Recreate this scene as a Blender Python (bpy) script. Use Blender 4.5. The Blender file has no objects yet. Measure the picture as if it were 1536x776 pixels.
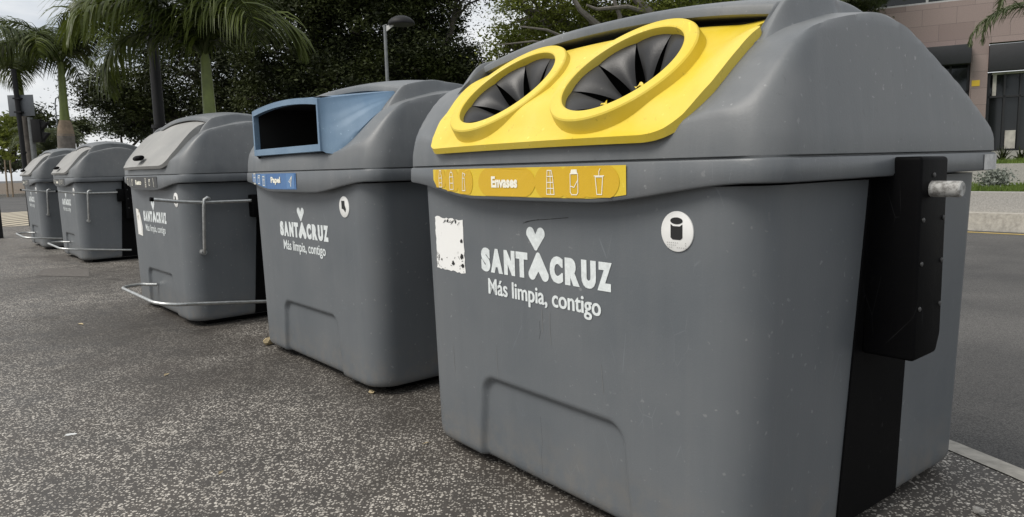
import bpy, bmesh, math, random
import numpy as np
from mathutils import Vector, Matrix
R = math.radians
scene = bpy.context.scene
COL = scene.collection
rng = np.random.default_rng(7)
random.seed(7)

# ------------------------------------------------------------------ camera
F, PIT, ROLL, CAMH = 1092.08, 0.12639, -0.02734, 1.2723
cp, sp, cr, sr = math.cos(PIT), math.sin(PIT), math.cos(ROLL), math.sin(ROLL)
UPC = Vector((0, sp, cp)); FWD = Vector((0, cp, -sp)); XW = Vector((1, 0, 0))
right = XW * cr + UPC * sr
up = XW * -sr + UPC * cr
cam_d = bpy.data.cameras.new('camera')
cam_d.sensor_width = 36.0
cam_d.lens = F / 1536 * 36.0
cam_d.clip_start, cam_d.clip_end = 0.05, 3000
cam = bpy.data.objects.new('camera', cam_d)
COL.objects.link(cam)
M3 = Matrix((right, up, -FWD)).transposed()
cam.matrix_world = Matrix.Translation((0, 0, CAMH)) @ M3.to_4x4()
scene.camera = cam

# ------------------------------------------------------------------ sky, sun, exposure
SUN_EL, SUN_ROT = R(51), R(243)
w = bpy.data.worlds.new('World'); scene.world = w; w.use_nodes = True
nt = w.node_tree; nt.nodes.clear()
def N(tree, typ, **kw):
    n = tree.nodes.new(typ)
    for k, v in kw.items():
        if k == 'inputs':
            for a, b in v.items(): n.inputs[a].default_value = b
        else: setattr(n, k, v)
    return n
out = N(nt, 'ShaderNodeOutputWorld')
bg = N(nt, 'ShaderNodeBackground'); bg.inputs['Strength'].default_value = 0.062
sky = N(nt, 'ShaderNodeTexSky', sky_type='NISHITA', sun_disc=False)
sky.sun_elevation = SUN_EL; sky.sun_rotation = SUN_ROT; sky.air_density = 1.0; sky.dust_density = 3.0
tc = N(nt, 'ShaderNodeTexCoord')
mp = N(nt, 'ShaderNodeMapping'); mp.inputs['Scale'].default_value = (1.6, 1.6, 4.5)
nz = N(nt, 'ShaderNodeTexNoise', inputs={'Scale': 2.2, 'Detail': 7.0, 'Roughness': 0.58})
rp = N(nt, 'ShaderNodeValToRGB')
rp.color_ramp.elements[0].position = 0.30; rp.color_ramp.elements[0].color = (6.6, 7.4, 8.4, 1)
rp.color_ramp.elements[1].position = 0.62; rp.color_ramp.elements[1].color = (12.6, 12.6, 12.5, 1)
mx = N(nt, 'ShaderNodeMix', data_type='RGBA'); mx.inputs['Factor'].default_value = 0.86
nt.links.new(tc.outputs['Generated'], mp.inputs['Vector']); nt.links.new(mp.outputs[0], nz.inputs['Vector'])
nt.links.new(nz.outputs['Fac'], rp.inputs['Fac'])
nt.links.new(sky.outputs[0], mx.inputs['A']); nt.links.new(rp.outputs[0], mx.inputs['B'])
nt.links.new(mx.outputs['Result'], bg.inputs['Color']); nt.links.new(bg.outputs[0], out.inputs['Surface'])

sun_d = bpy.data.lights.new('sun', 'SUN'); sun_d.energy = 2.2; sun_d.angle = R(30); sun_d.color = (1, .95, .88)
sun = bpy.data.objects.new('sun', sun_d); COL.objects.link(sun)
# light comes from the left, above and a little behind the camera
sdir = Vector((math.sin(SUN_ROT) * math.cos(SUN_EL), math.cos(SUN_ROT) * math.cos(SUN_EL), math.sin(SUN_EL)))
sun.rotation_euler = sdir.to_track_quat('Z', 'Y').to_euler()
vs = scene.view_settings
vs.view_transform = 'Standard'; vs.look = 'None'; vs.exposure = 0.45; vs.gamma = 1.0; vs.use_curve_mapping = False

# ------------------------------------------------------------------ materials
def new_mat(name):
    m = bpy.data.materials.new(name); m.use_nodes = True
    t = m.node_tree; b = t.nodes['Principled BSDF']
    return m, t, b
def plain(name, col, rough=.6, metal=0, noise=0.0, scale=20, bump=0.0):
    m, t, b = new_mat(name)
    b.inputs['Roughness'].default_value = rough; b.inputs['Metallic'].default_value = metal
    b.inputs['Base Color'].default_value = (*col, 1)
    if noise or bump:
        c = N(t, 'ShaderNodeTexCoord'); n = N(t, 'ShaderNodeTexNoise', inputs={'Scale': scale, 'Detail': 6.0, 'Roughness': .65})
        t.links.new(c.outputs['Object'], n.inputs['Vector'])
        if noise:
            r = N(t, 'ShaderNodeValToRGB')
            r.color_ramp.elements[0].position = .3; r.color_ramp.elements[1].position = .72
            r.color_ramp.elements[0].color = (*[x * (1 - noise) for x in col], 1)
            r.color_ramp.elements[1].color = (*[min(1, x * (1 + noise)) for x in col], 1)
            t.links.new(n.outputs['Fac'], r.inputs['Fac']); t.links.new(r.outputs[0], b.inputs['Base Color'])
        if bump:
            bp = N(t, 'ShaderNodeBump', inputs={'Strength': bump, 'Distance': .01})
            t.links.new(n.outputs['Fac'], bp.inputs['Height']); t.links.new(bp.outputs[0], b.inputs['Normal'])
    return m
def plastic(name, base, dust, dust_amt=.35, streak=.5, rough=.5, seed=0.0, dirt=(.03, .028, .025), dirt_amt=.0, splash=0):
    """weathered moulded plastic: dusty film, vertical run marks, fine scratches, small scuffs"""
    m, t, b = new_mat(name); L = t.links.new
    c = N(t, 'ShaderNodeTexCoord')
    off = N(t, 'ShaderNodeMapping'); off.inputs['Location'].default_value = (seed * 3.1, seed * 1.7, seed)
    L(c.outputs['Object'], off.inputs['Vector'])
    big = N(t, 'ShaderNodeTexNoise', inputs={'Scale': 2.0, 'Detail': 9.0, 'Roughness': .55})
    L(off.outputs[0], big.inputs['Vector'])
    ms = N(t, 'ShaderNodeMapping'); ms.inputs['Scale'].default_value = (14, 14, .9); L(off.outputs[0], ms.inputs['Vector'])
    st = N(t, 'ShaderNodeTexNoise', inputs={'Scale': 1.0, 'Detail': 5.0, 'Roughness': .6}); L(ms.outputs[0], st.inputs['Vector'])
    fine = N(t, 'ShaderNodeTexNoise', inputs={'Scale': 160.0, 'Detail': 3.0}); L(off.outputs[0], fine.inputs['Vector'])
    def rampf(src, a, bb, lo=0., hi=1.):
        n = N(t, 'ShaderNodeMapRange', inputs={'From Min': a, 'From Max': bb, 'To Min': lo, 'To Max': hi}); L(src, n.inputs['Value']); return n.outputs[0]
    def mix(f, A, B):
        n = N(t, 'ShaderNodeMix', data_type='RGBA')
        if isinstance(f, float): n.inputs['Factor'].default_value = f
        else: L(f, n.inputs['Factor'])
        for k, v in (('A', A), ('B', B)):
            if isinstance(v, tuple): n.inputs[k].default_value = (*v, 1)
            else: L(v, n.inputs[k])
        return n.outputs['Result']
    col = mix(rampf(big.outputs['Fac'], .35, .75, 0, dust_amt), base, dust)
    col = mix(rampf(st.outputs['Fac'], .52, .78, 0, streak * .45), col, dust)
    col = mix(rampf(st.outputs['Fac'], .44, .25, 0, streak * .35), col, tuple(x * .72 for x in base))
    # scratches: stretched thin voronoi edges, gated by noise
    mv = N(t, 'ShaderNodeMapping'); mv.inputs['Scale'].default_value = (7, 7, 2.4); mv.inputs['Rotation'].default_value = (.5, .9, .3); L(off.outputs[0], mv.inputs['Vector'])
    vo = N(t, 'ShaderNodeTexVoronoi', feature='DISTANCE_TO_EDGE', inputs={'Scale': 1.3}); L(mv.outputs[0], vo.inputs['Vector'])
    gate = N(t, 'ShaderNodeTexNoise', inputs={'Scale': 5.5, 'Detail': 2.0}); L(off.outputs[0], gate.inputs['Vector'])
    ml = N(t, 'ShaderNodeMath', operation='MULTIPLY'); L(rampf(vo.outputs['Distance'], .006, .0, 0, 1), ml.inputs[0]); L(rampf(gate.outputs['Fac'], .56, .66, 0, .5), ml.inputs[1])
    col = mix(ml.outputs[0], col, tuple(min(1, x * 1.7 + .03) for x in base))
    # small scuffs
    sc = N(t, 'ShaderNodeTexNoise', inputs={'Scale': 42.0, 'Detail': 2.0, 'Roughness': .4}); L(off.outputs[0], sc.inputs['Vector'])
    sg_ = N(t, 'ShaderNodeMath', operation='MULTIPLY'); L(rampf(sc.outputs['Fac'], .70, .74, 0, .60), sg_.inputs[0]); L(rampf(big.outputs['Fac'], .48, .60, .1, 1), sg_.inputs[1])
    col = mix(sg_.outputs[0], col, tuple(min(1, x * 1.35 + .02) for x in dust))
    if splash:
        sp = N(t, 'ShaderNodeSeparateXYZ'); L(c.outputs['Object'], sp.inputs[0])
        n3 = N(t, 'ShaderNodeTexNoise', inputs={'Scale': 11.0, 'Detail': 8.0, 'Roughness': .7}); L(off.outputs[0], n3.inputs['Vector'])
        m3 = N(t, 'ShaderNodeMath', operation='MULTIPLY'); L(rampf(sp.outputs['Z'], .30, .03, 0, 1), m3.inputs[0]); L(rampf(n3.outputs['Fac'], .42, .66, 0, splash), m3.inputs[1])
        col = mix(m3.outputs[0], col, (.17, .155, .135))
    if dirt_amt:
        d2 = N(t, 'ShaderNodeTexNoise', inputs={'Scale': 30.0, 'Detail': 6.0, 'Roughness': .75}); L(off.outputs[0], d2.inputs['Vector'])
        col = mix(rampf(d2.outputs['Fac'], .62, .74, 0, dirt_amt), col, dirt)
    L(col, b.inputs['Base Color'])
    L(rampf(big.outputs['Fac'], .3, .7, rough - .08, rough + .14), b.inputs['Roughness'])
    bp = N(t, 'ShaderNodeBump', inputs={'Strength': .10, 'Distance': .004}); L(fine.outputs['Fac'], bp.inputs['Height']); L(bp.outputs[0], b.inputs['Normal'])
    return m

GREY = (.103, .115, .126)
M = {}
M['body'] = plastic('grey_body_plastic', GREY, (.158, .163, .166), .45, .5, .42, splash=.75)
M['body_pale'] = plain('pale_run_mark', (.17, .172, .172), .6)
M['lid'] = plastic('grey_lid_plastic', (.098, .108, .116), (.24, .242, .24), .60, .45, .42, 3.0, dirt_amt=.4)
M['rim'] = plastic('grey_rim_plastic', (.102, .112, .121), (.19, .192, .194), .4, .6, .38, 6.0)
M['flap'] = plastic('dusty_flap_plastic', (.225, .225, .217), (.34, .335, .32), .8, .3, .6, 9.0, dirt_amt=.4)
M['yellow'] = plastic('yellow_plastic', (.66, .49, .032), (.72, .60, .16), .6, .45, .46, 12.0, dirt=(.16, .11, .02), dirt_amt=.75)
M['blue'] = plastic('blue_plastic', (.085, .160, .255), (.24, .33, .42), .65, .4, .42, 15.0, dirt_amt=.2)
M['black'] = plastic('black_plastic', (.0035, .0035, .004), (.008, .008, .008), .6, .5, .5, 18.0)
M['black'].node_tree.nodes['Principled BSDF'].inputs['Specular IOR Level'].default_value = .04
M['rubber'] = plastic('black_rubber', (.010, .010, .0115), (.050, .049, .047), .8, .3, .42, 21.0)
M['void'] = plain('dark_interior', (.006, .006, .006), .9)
M['steel'] = plain('galvanised_steel', (.50, .51, .50), .38, .85, .25, 30, .1)
M['bolt'] = plain('grey_bolt', (.07, .07, .07), .5, .5)
def chipped():
    m, t, b = new_mat('chipped_white_paint'); L = t.links.new
    c = N(t, 'ShaderNodeTexCoord'); n = N(t, 'ShaderNodeTexNoise', inputs={'Scale': 48.0, 'Detail': 6.0, 'Roughness': .7}); L(c.outputs['Object'], n.inputs['Vector'])
    r = N(t, 'ShaderNodeValToRGB'); e = r.color_ramp.elements; e[0].position = .40; e[0].color = (.17, .165, .155, 1); e[1].position = .56; e[1].color = (.40, .40, .385, 1)
    L(n.outputs['Fac'], r.inputs['Fac']); L(r.outputs[0], b.inputs['Base Color']); b.inputs['Roughness'].default_value = .55
    return m
M['white_paint'] = chipped()
M['letter'] = plain('white_lettering', (.66, .70, .70), .6, 0, .14, 60)
M['disc'] = plain('white_disc', (.74, .74, .72), .5, 0, .06, 15)
M['ink'] = plain('black_ink', (.012, .012, .012), .5)
M['grey_ink'] = plain('grey_ink', (.45, .45, .44), .5)
M['patch'] = plain('pale_patch', (.50, .50, .49), .6, 0, .3, 25)
M['st_yellow'] = plastic('yellow_sticker', (.66, .47, .02), (.68, .53, .08), .5, .2, .4, 24.0, dirt_amt=.15)
M['st_orange'] = plastic('orange_sticker_tint', (.60, .37, .012), (.62, .42, .03), .5, .2, .4, 24.0, dirt_amt=.15)
M['st_blue'] = plastic('blue_sticker', (.045, .13, .32), (.12, .22, .38), .5, .2, .4, 27.0, dirt_amt=.15)
M['st_blue2'] = plastic('blue_sticker_tint', (.075, .18, .38), (.14, .25, .42), .5, .2, .4, 27.0)
M['st_grey'] = plastic('grey_sticker', (.035, .036, .037), (.07, .07, .07), .5, .2, .4, 30.0)
M['st_grey2'] = plastic('grey_sticker_tint', (.05, .051, .052), (.08, .08, .08), .5, .2, .4, 30.0)
M['st_white'] = plain('sticker_print', (.82, .80, .68), .5, 0, .08, 80)

def paper_mat():
    m, t, b = new_mat('torn_paper'); L = t.links.new
    c = N(t, 'ShaderNodeTexCoord'); n = N(t, 'ShaderNodeTexNoise', inputs={'Scale': 26.0, 'Detail': 5.0, 'Roughness': .7}); L(c.outputs['Object'], n.inputs['Vector'])
    r = N(t, 'ShaderNodeValToRGB'); e = r.color_ramp.elements
    e[0].position = .25; e[0].color = (.5, .5, .48, 1); e[1].position = .38; e[1].color = (.78, .78, .76, 1)
    L(n.outputs['Fac'], r.inputs['Fac']); L(r.outputs[0], b.inputs['Base Color']); b.inputs['Roughness'].default_value = .7
    return m
M['paper'] = paper_mat()
def poster_mat():
    m, t, b = new_mat('printed_poster'); L = t.links.new
    c = N(t, 'ShaderNodeTexCoord'); n = N(t, 'ShaderNodeTexVoronoi', inputs={'Scale': 14.0}); L(c.outputs['Object'], n.inputs['Vector'])
    r = N(t, 'ShaderNodeValToRGB'); r.color_ramp.interpolation = 'CONSTANT'; e = r.color_ramp.elements
    e[0].position = 0; e[0].color = (.75, .74, .70, 1); e[1].position = .55; e[1].color = (.66, .55, .16, 1)
    q = r.color_ramp.elements.new(.72); q.color = (.45, .42, .36, 1); q = r.color_ramp.elements.new(.82); q.color = (.78, .77, .72, 1)
    sx = N(t, 'ShaderNodeSeparateColor'); L(n.outputs['Color'], sx.inputs[0]); L(sx.outputs[0], r.inputs['Fac']); L(r.outputs[0], b.inputs['Base Color'])
    b.inputs['Roughness'].default_value = .6
    return m
M['poster'] = poster_mat()

def pebble_mat():
    m, t, b = new_mat('exposed_aggregate_paving'); L = t.links.new
    c = N(t, 'ShaderNodeTexCoord')
    def mr(src, a, bb, lo=0., hi=1.):
        n = N(t, 'ShaderNodeMapRange', inputs={'From Min': a, 'From Max': bb, 'To Min': lo, 'To Max': hi}); L(src, n.inputs['Value']); return n.outputs[0]
    def mix(f, A, B):
        n = N(t, 'ShaderNodeMix', data_type='RGBA'); L(f, n.inputs['Factor'])
        for k, v in (('A', A), ('B', B)):
            if isinstance(v, tuple): n.inputs[k].default_value = (*v, 1)
            else: L(v, n.inputs[k])
        return n.outputs['Result']
    def mul(a, bb):
        n = N(t, 'ShaderNodeMath', operation='MULTIPLY')
        for i, v in enumerate((a, bb)):
            if isinstance(v, float): n.inputs[i].default_value = v
            else: L(v, n.inputs[i])
        return n.outputs[0]
    wob = N(t, 'ShaderNodeTexNoise', inputs={'Scale': 90.0, 'Detail': 2.0}); L(c.outputs['Object'], wob.inputs['Vector'])
    va = N(t, 'ShaderNodeVectorMath', operation='MULTIPLY_ADD'); va.inputs[1].default_value = (.008, .008, .008)
    L(wob.outputs['Color'], va.inputs[0]); L(c.outputs['Object'], va.inputs[2])
    big = N(t, 'ShaderNodeTexNoise', inputs={'Scale': .55, 'Detail': 6.0, 'Roughness': .6}); L(c.outputs['Object'], big.inputs['Vector'])
    mid = N(t, 'ShaderNodeTexNoise', inputs={'Scale': 3.0, 'Detail': 6.0, 'Roughness': .65}); L(c.outputs['Object'], mid.inputs['Vector'])
    grit = N(t, 'ShaderNodeTexNoise', inputs={'Scale': 300.0, 'Detail': 2.0}); L(c.outputs['Object'], grit.inputs['Vector'])
    base = mix(mr(mid.outputs['Fac'], .3, .7), (.034, .030, .026), (.070, .062, .054))
    base = mix(mr(grit.outputs['Fac'], .35, .7, 0, .6), base, (.085, .078, .070))
    H = None
    for sc, thr, rad in ((58.0, .48, .39), (96.0, .46, .38)):
        v = N(t, 'ShaderNodeTexVoronoi', inputs={'Scale': sc, 'Randomness': 1.0}); L(va.outputs[0], v.inputs['Vector'])
        s = N(t, 'ShaderNodeSeparateColor'); L(v.outputs['Color'], s.inputs[0])
        present = mr(s.outputs[0], thr - .01, thr + .01)
        size = mr(s.outputs[1], 0, 1, .65, 1.15)
        dd = N(t, 'ShaderNodeMath', operation='DIVIDE'); L(v.outputs['Distance'], dd.inputs[0]); L(size, dd.inputs[1])
        disc = mr(dd.outputs[0], rad + .05, rad - .04)
        f = mul(disc, present)
        stone = mix(s.outputs[2], (.34, .315, .275), (.72, .68, .61))
        rr = N(t, 'ShaderNodeValToRGB'); e = rr.color_ramp.elements; e[0].position = .08; e[0].color = (.16, .10, .07, 1); e[1].position = .12; e[1].color = (1, 1, 1, 1)
        L(s.outputs[1], rr.inputs['Fac'])
        mm = N(t, 'ShaderNodeMix', data_type='RGBA', blend_type='MULTIPLY'); mm.inputs['Factor'].default_value = .7; L(stone, mm.inputs['A']); L(rr.outputs[0], mm.inputs['B'])
        wear = mr(mid.outputs['Fac'], .30, .58, .45, 1.0)
        base = mix(mul(f, wear), base, mm.outputs['Result'])
        H = f if H is None else H
    # worn / stained areas
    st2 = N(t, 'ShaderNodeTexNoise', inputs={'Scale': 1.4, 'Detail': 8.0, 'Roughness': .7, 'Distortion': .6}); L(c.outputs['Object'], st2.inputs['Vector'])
    col = mix(mr(big.outputs['Fac'], .50, .64, 0, .62), base, (.046, .038, .031))
    col = mix(mr(st2.outputs['Fac'], .56, .68, 0, .72), col, (.040, .034, .028))
    gum = N(t, 'ShaderNodeTexVoronoi', inputs={'Scale': 2.3, 'Randomness': 1.0}); L(c.outputs['Object'], gum.inputs['Vector'])
    col = mix(mr(gum.outputs['Distance'], .055, .045, 0, .6), col, (.045, .041, .037))
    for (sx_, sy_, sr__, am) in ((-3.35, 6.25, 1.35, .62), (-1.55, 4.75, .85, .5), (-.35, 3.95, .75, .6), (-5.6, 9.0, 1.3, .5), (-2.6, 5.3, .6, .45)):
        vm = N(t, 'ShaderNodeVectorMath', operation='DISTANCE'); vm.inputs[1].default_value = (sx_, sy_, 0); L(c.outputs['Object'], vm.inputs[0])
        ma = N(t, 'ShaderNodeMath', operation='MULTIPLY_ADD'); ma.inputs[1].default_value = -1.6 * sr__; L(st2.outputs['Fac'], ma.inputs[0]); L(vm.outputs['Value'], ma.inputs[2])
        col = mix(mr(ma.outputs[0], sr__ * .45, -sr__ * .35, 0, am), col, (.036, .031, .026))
    L(col, b.inputs['Base Color'])
    L(mr(mid.outputs['Fac'], .3, .7, .5, .75), b.inputs['Roughness'])
    bp = N(t, 'ShaderNodeBump', inputs={'Strength': .5, 'Distance': .004}); L(H, bp.inputs['Height']); L(bp.outputs[0], b.inputs['Normal'])
    return m
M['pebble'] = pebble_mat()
def asphalt_mat():
    m, t, b = new_mat('asphalt'); L = t.links.new
    c = N(t, 'ShaderNodeTexCoord'); n = N(t, 'ShaderNodeTexNoise', inputs={'Scale': 130.0, 'Detail': 3.0, 'Roughness': .7}); L(c.outputs['Object'], n.inputs['Vector'])
    g = N(t, 'ShaderNodeTexNoise', inputs={'Scale': .8, 'Detail': 5.0}); L(c.outputs['Object'], g.inputs['Vector'])
    r = N(t, 'ShaderNodeValToRGB'); e = r.color_ramp.elements; e[0].position = .35; e[0].color = (.022, .022, .022, 1); e[1].position = .68; e[1].color = (.12, .117, .113, 1)
    L(n.outputs['Fac'], r.inputs['Fac'])
    r2 = N(t, 'ShaderNodeValToRGB'); e = r2.color_ramp.elements; e[0].position = .35; e[0].color = (.75, .75, .75, 1); e[1].position = .65; e[1].color = (1.25, 1.23, 1.2, 1); L(g.outputs['Fac'], r2.inputs['Fac'])
    mm = N(t, 'ShaderNodeMix', data_type='RGBA', blend_type='MULTIPLY'); mm.inputs['Factor'].default_value = 1; L(r.outputs[0], mm.inputs['A']); L(r2.outputs[0], mm.inputs['B'])
    L(mm.outputs['Result'], b.inputs['Base Color']); b.inputs['Roughness'].default_value = .8
    bp = N(t, 'ShaderNodeBump', inputs={'Strength': .6, 'Distance': .006}); L(n.outputs['Fac'], bp.inputs['Height']); L(bp.outputs[0], b.inputs['Normal'])
    return m
M['asphalt'] = asphalt_mat()
M['kerb'] = plain('worn_kerb_stone', (.36, .34, .30), .8, 0, .28, 14, .3)
M['granite'] = plain('pale_granite', (.30, .29, .27), .8, 0, .25, 40, .2)
M['road_paint'] = plain('yellow_road_paint', (.45, .32, .07), .7, 0, .3, 12)
M['soil'] = plain('dry_soil', (.11, .085, .06), .95, 0, .4, 6, .4)
M['grass'] = plain('grass', (.075, .12, .022), .9, 0, .4, 9, .4)
def tactile_mat():
    m, t, b = new_mat('tactile_paving'); L = t.links.new
    c = N(t, 'ShaderNodeTexCoord'); wv = N(t, 'ShaderNodeTexWave', wave_type='BANDS', bands_direction='X', inputs={'Scale': .45, 'Distortion': .3}); L(c.outputs['Object'], wv.inputs['Vector'])
    r = N(t, 'ShaderNodeValToRGB'); e = r.color_ramp.elements; e[0].position = .35; e[0].color = (.13, .11, .09, 1); e[1].position = .6; e[1].color = (.50, .45, .34, 1)
    L(wv.outputs['Fac'], r.inputs['Fac']); L(r.outputs[0], b.inputs['Base Color']); b.inputs['Roughness'].default_value = .8
    return m
M['tactile'] = tactile_mat()
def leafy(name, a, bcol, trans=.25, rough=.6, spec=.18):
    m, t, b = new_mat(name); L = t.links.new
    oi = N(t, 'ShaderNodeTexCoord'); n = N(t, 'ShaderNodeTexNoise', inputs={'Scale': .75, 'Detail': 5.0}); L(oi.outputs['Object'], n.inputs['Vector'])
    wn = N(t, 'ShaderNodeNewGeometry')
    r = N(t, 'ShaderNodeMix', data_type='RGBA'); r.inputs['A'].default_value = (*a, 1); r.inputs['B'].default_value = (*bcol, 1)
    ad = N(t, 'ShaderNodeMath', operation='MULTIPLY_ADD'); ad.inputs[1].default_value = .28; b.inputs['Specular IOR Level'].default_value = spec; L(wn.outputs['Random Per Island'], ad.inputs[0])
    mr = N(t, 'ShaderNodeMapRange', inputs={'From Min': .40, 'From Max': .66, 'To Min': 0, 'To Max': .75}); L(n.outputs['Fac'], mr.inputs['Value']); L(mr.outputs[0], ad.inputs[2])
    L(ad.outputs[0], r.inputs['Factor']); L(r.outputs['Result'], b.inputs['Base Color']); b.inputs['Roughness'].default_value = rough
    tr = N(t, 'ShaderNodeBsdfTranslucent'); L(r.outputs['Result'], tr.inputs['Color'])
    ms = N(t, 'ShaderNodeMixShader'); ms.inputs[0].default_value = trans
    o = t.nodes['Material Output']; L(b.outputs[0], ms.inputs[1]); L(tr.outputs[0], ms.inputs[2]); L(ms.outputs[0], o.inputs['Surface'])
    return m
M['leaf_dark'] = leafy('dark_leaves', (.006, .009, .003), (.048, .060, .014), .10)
M['leaf_mid'] = leafy('mid_leaves', (.060, .080, .015), (.19, .215, .04), .4)
M['leaf_far'] = leafy('far_leaves', (.04, .05, .03), (.08, .095, .05), .2)
M['palm_leaf'] = leafy('palm_leaves', (.028, .042, .009), (.085, .108, .018), .3, .45, .3)
M['palm_leaf2'] = leafy('grey_palm_leaves', (.06, .075, .04), (.13, .15, .075), .25, .5)
M['bark'] = plain('grey_bark', (.16, .145, .125), .9, 0, .35, 9, .5)
M['bark_dark'] = plain('dark_bark', (.05, .043, .035), .9, 0, .35, 9, .5)
M['palm_trunk'] = plain('ringed_palm_trunk', (.15, .135, .12), .9, 0, .4, 5, .4)
M['crownshaft'] = plain('green_crownshaft', (.13, .165, .035), .45, 0, .25, 5)
M['tan_shaft'] = plain('dry_leaf_sheath', (.24, .185, .13), .8, 0, .3, 8)
M['pole_black'] = plain('black_painted_metal', (.009, .009, .010), .6, 0, .35, 20)
M['pole_black'].node_tree.nodes['Principled BSDF'].inputs['Specular IOR Level'].default_value = .3
M['pole_grey'] = plain('grey_galvanised_pole', (.20, .21, .21), .5, .5, .2, 12)
M['sign_back'] = plain('grey_sign_back', (.13, .14, .15), .5, .3, .12, 6)
def stone_wall():
    m, t, b = new_mat('pink_stone_cladding'); L = t.links.new
    c = N(t, 'ShaderNodeTexCoord'); mpn = N(t, 'ShaderNodeMapping'); mpn.inputs['Rotation'].default_value = (R(90), 0, 0); L(c.outputs['Object'], mpn.inputs['Vector'])
    br = N(t, 'ShaderNodeTexBrick', inputs={'Scale': 1.0, 'Mortar Size': .006, 'Brick Width': 1.15, 'Row Height': .62, 'Color1': (.20, .150, .138, 1), 'Color2': (.27, .210, .194, 1), 'Mortar': (.11, .085, .078, 1), 'Bias': 0.0})
    L(mpn.outputs[0], br.inputs['Vector'])
    n = N(t, 'ShaderNodeTexNoise', inputs={'Scale': 40.0, 'Detail': 4.0}); L(c.outputs['Object'], n.inputs['Vector'])
    r = N(t, 'ShaderNodeValToRGB'); e = r.color_ramp.elements; e[0].position = .35; e[0].color = (.85, .85, .85, 1); e[1].position = .65; e[1].color = (1.12, 1.12, 1.12, 1); L(n.outputs['Fac'], r.inputs['Fac'])
    mm = N(t, 'ShaderNodeMix', data_type='RGBA', blend_type='MULTIPLY'); mm.inputs['Factor'].default_value = 1; L(br.outputs['Color'], mm.inputs['A']); L(r.outputs[0], mm.inputs['B'])
    L(mm.outputs['Result'], b.inputs['Base Color']); b.inputs['Roughness'].default_value = .6
    return m
M['stone'] = stone_wall()
M['awning'] = plain('black_awning', (.014, .015, .018), .6, 0, .2, 6)
M['frame_dark'] = plain('dark_window_frame', (.025, .025, .027), .4, .3)
M['frame_pale'] = plain('pale_window_frame', (.38, .38, .37), .5, .2)
M['glass'] = plain('dark_shop_glass', (.012, .014, .015), .06)
M['interior'] = plain('shop_interior', (.10, .09, .08), .9, 0, .5, 1.5)
M['interior_pale'] = plain('shop_interior_pale', (.42, .40, .36), .9, 0, .3, 3)

# ------------------------------------------------------------------ object helpers
def link(name, me, mat=None, parent=None, loc=None):
    o = bpy.data.objects.new(name, me); COL.objects.link(o)
    if mat is not None and me is not None:
        for m in (mat if isinstance(mat, (list, tuple)) else [mat]): me.materials.append(m)
    if parent is not None: o.parent = parent
    if loc is not None: o.location = loc
    return o
def mesh(name, verts, faces, smooth=None):
    me = bpy.data.meshes.new(name)
    me.from_pydata([tuple(map(float, v)) for v in verts], [], [tuple(map(int, f)) for f in faces])
    if smooth is not None:
        for p_ in me.polygons: p_.use_smooth = True
        me.set_sharp_from_angle(angle=R(smooth))
    me.update()
    return me
def from_bm(name, bm, smooth=None):
    bmesh.ops.recalc_face_normals(bm, faces=bm.faces)
    me = bpy.data.meshes.new(name); bm.to_mesh(me); bm.free()
    if smooth is not None:
        for p_ in me.polygons: p_.use_smooth = True
        me.set_sharp_from_angle(angle=R(smooth))
    return me
def tag(o, label=None, cat=None, group=None, kind=None):
    if label: o['label'] = label
    if cat: o['category'] = cat
    if group: o['group'] = group
    if kind: o['kind'] = kind
    return o
def empty(name, loc=(0, 0, 0), rz=0):
    o = bpy.data.objects.new(name, None); COL.objects.link(o); o.location = loc; o.rotation_euler = (0, 0, rz); o.empty_display_size = .2
    return o
def kids(o): return [c for c in list(bpy.data.objects) if c.parent == o]
def copy_tree(o, parent=None):
    c = o.copy(); COL.objects.link(c); c.parent = parent
    for ch in kids(o): copy_tree(ch, c)
    return c
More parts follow.
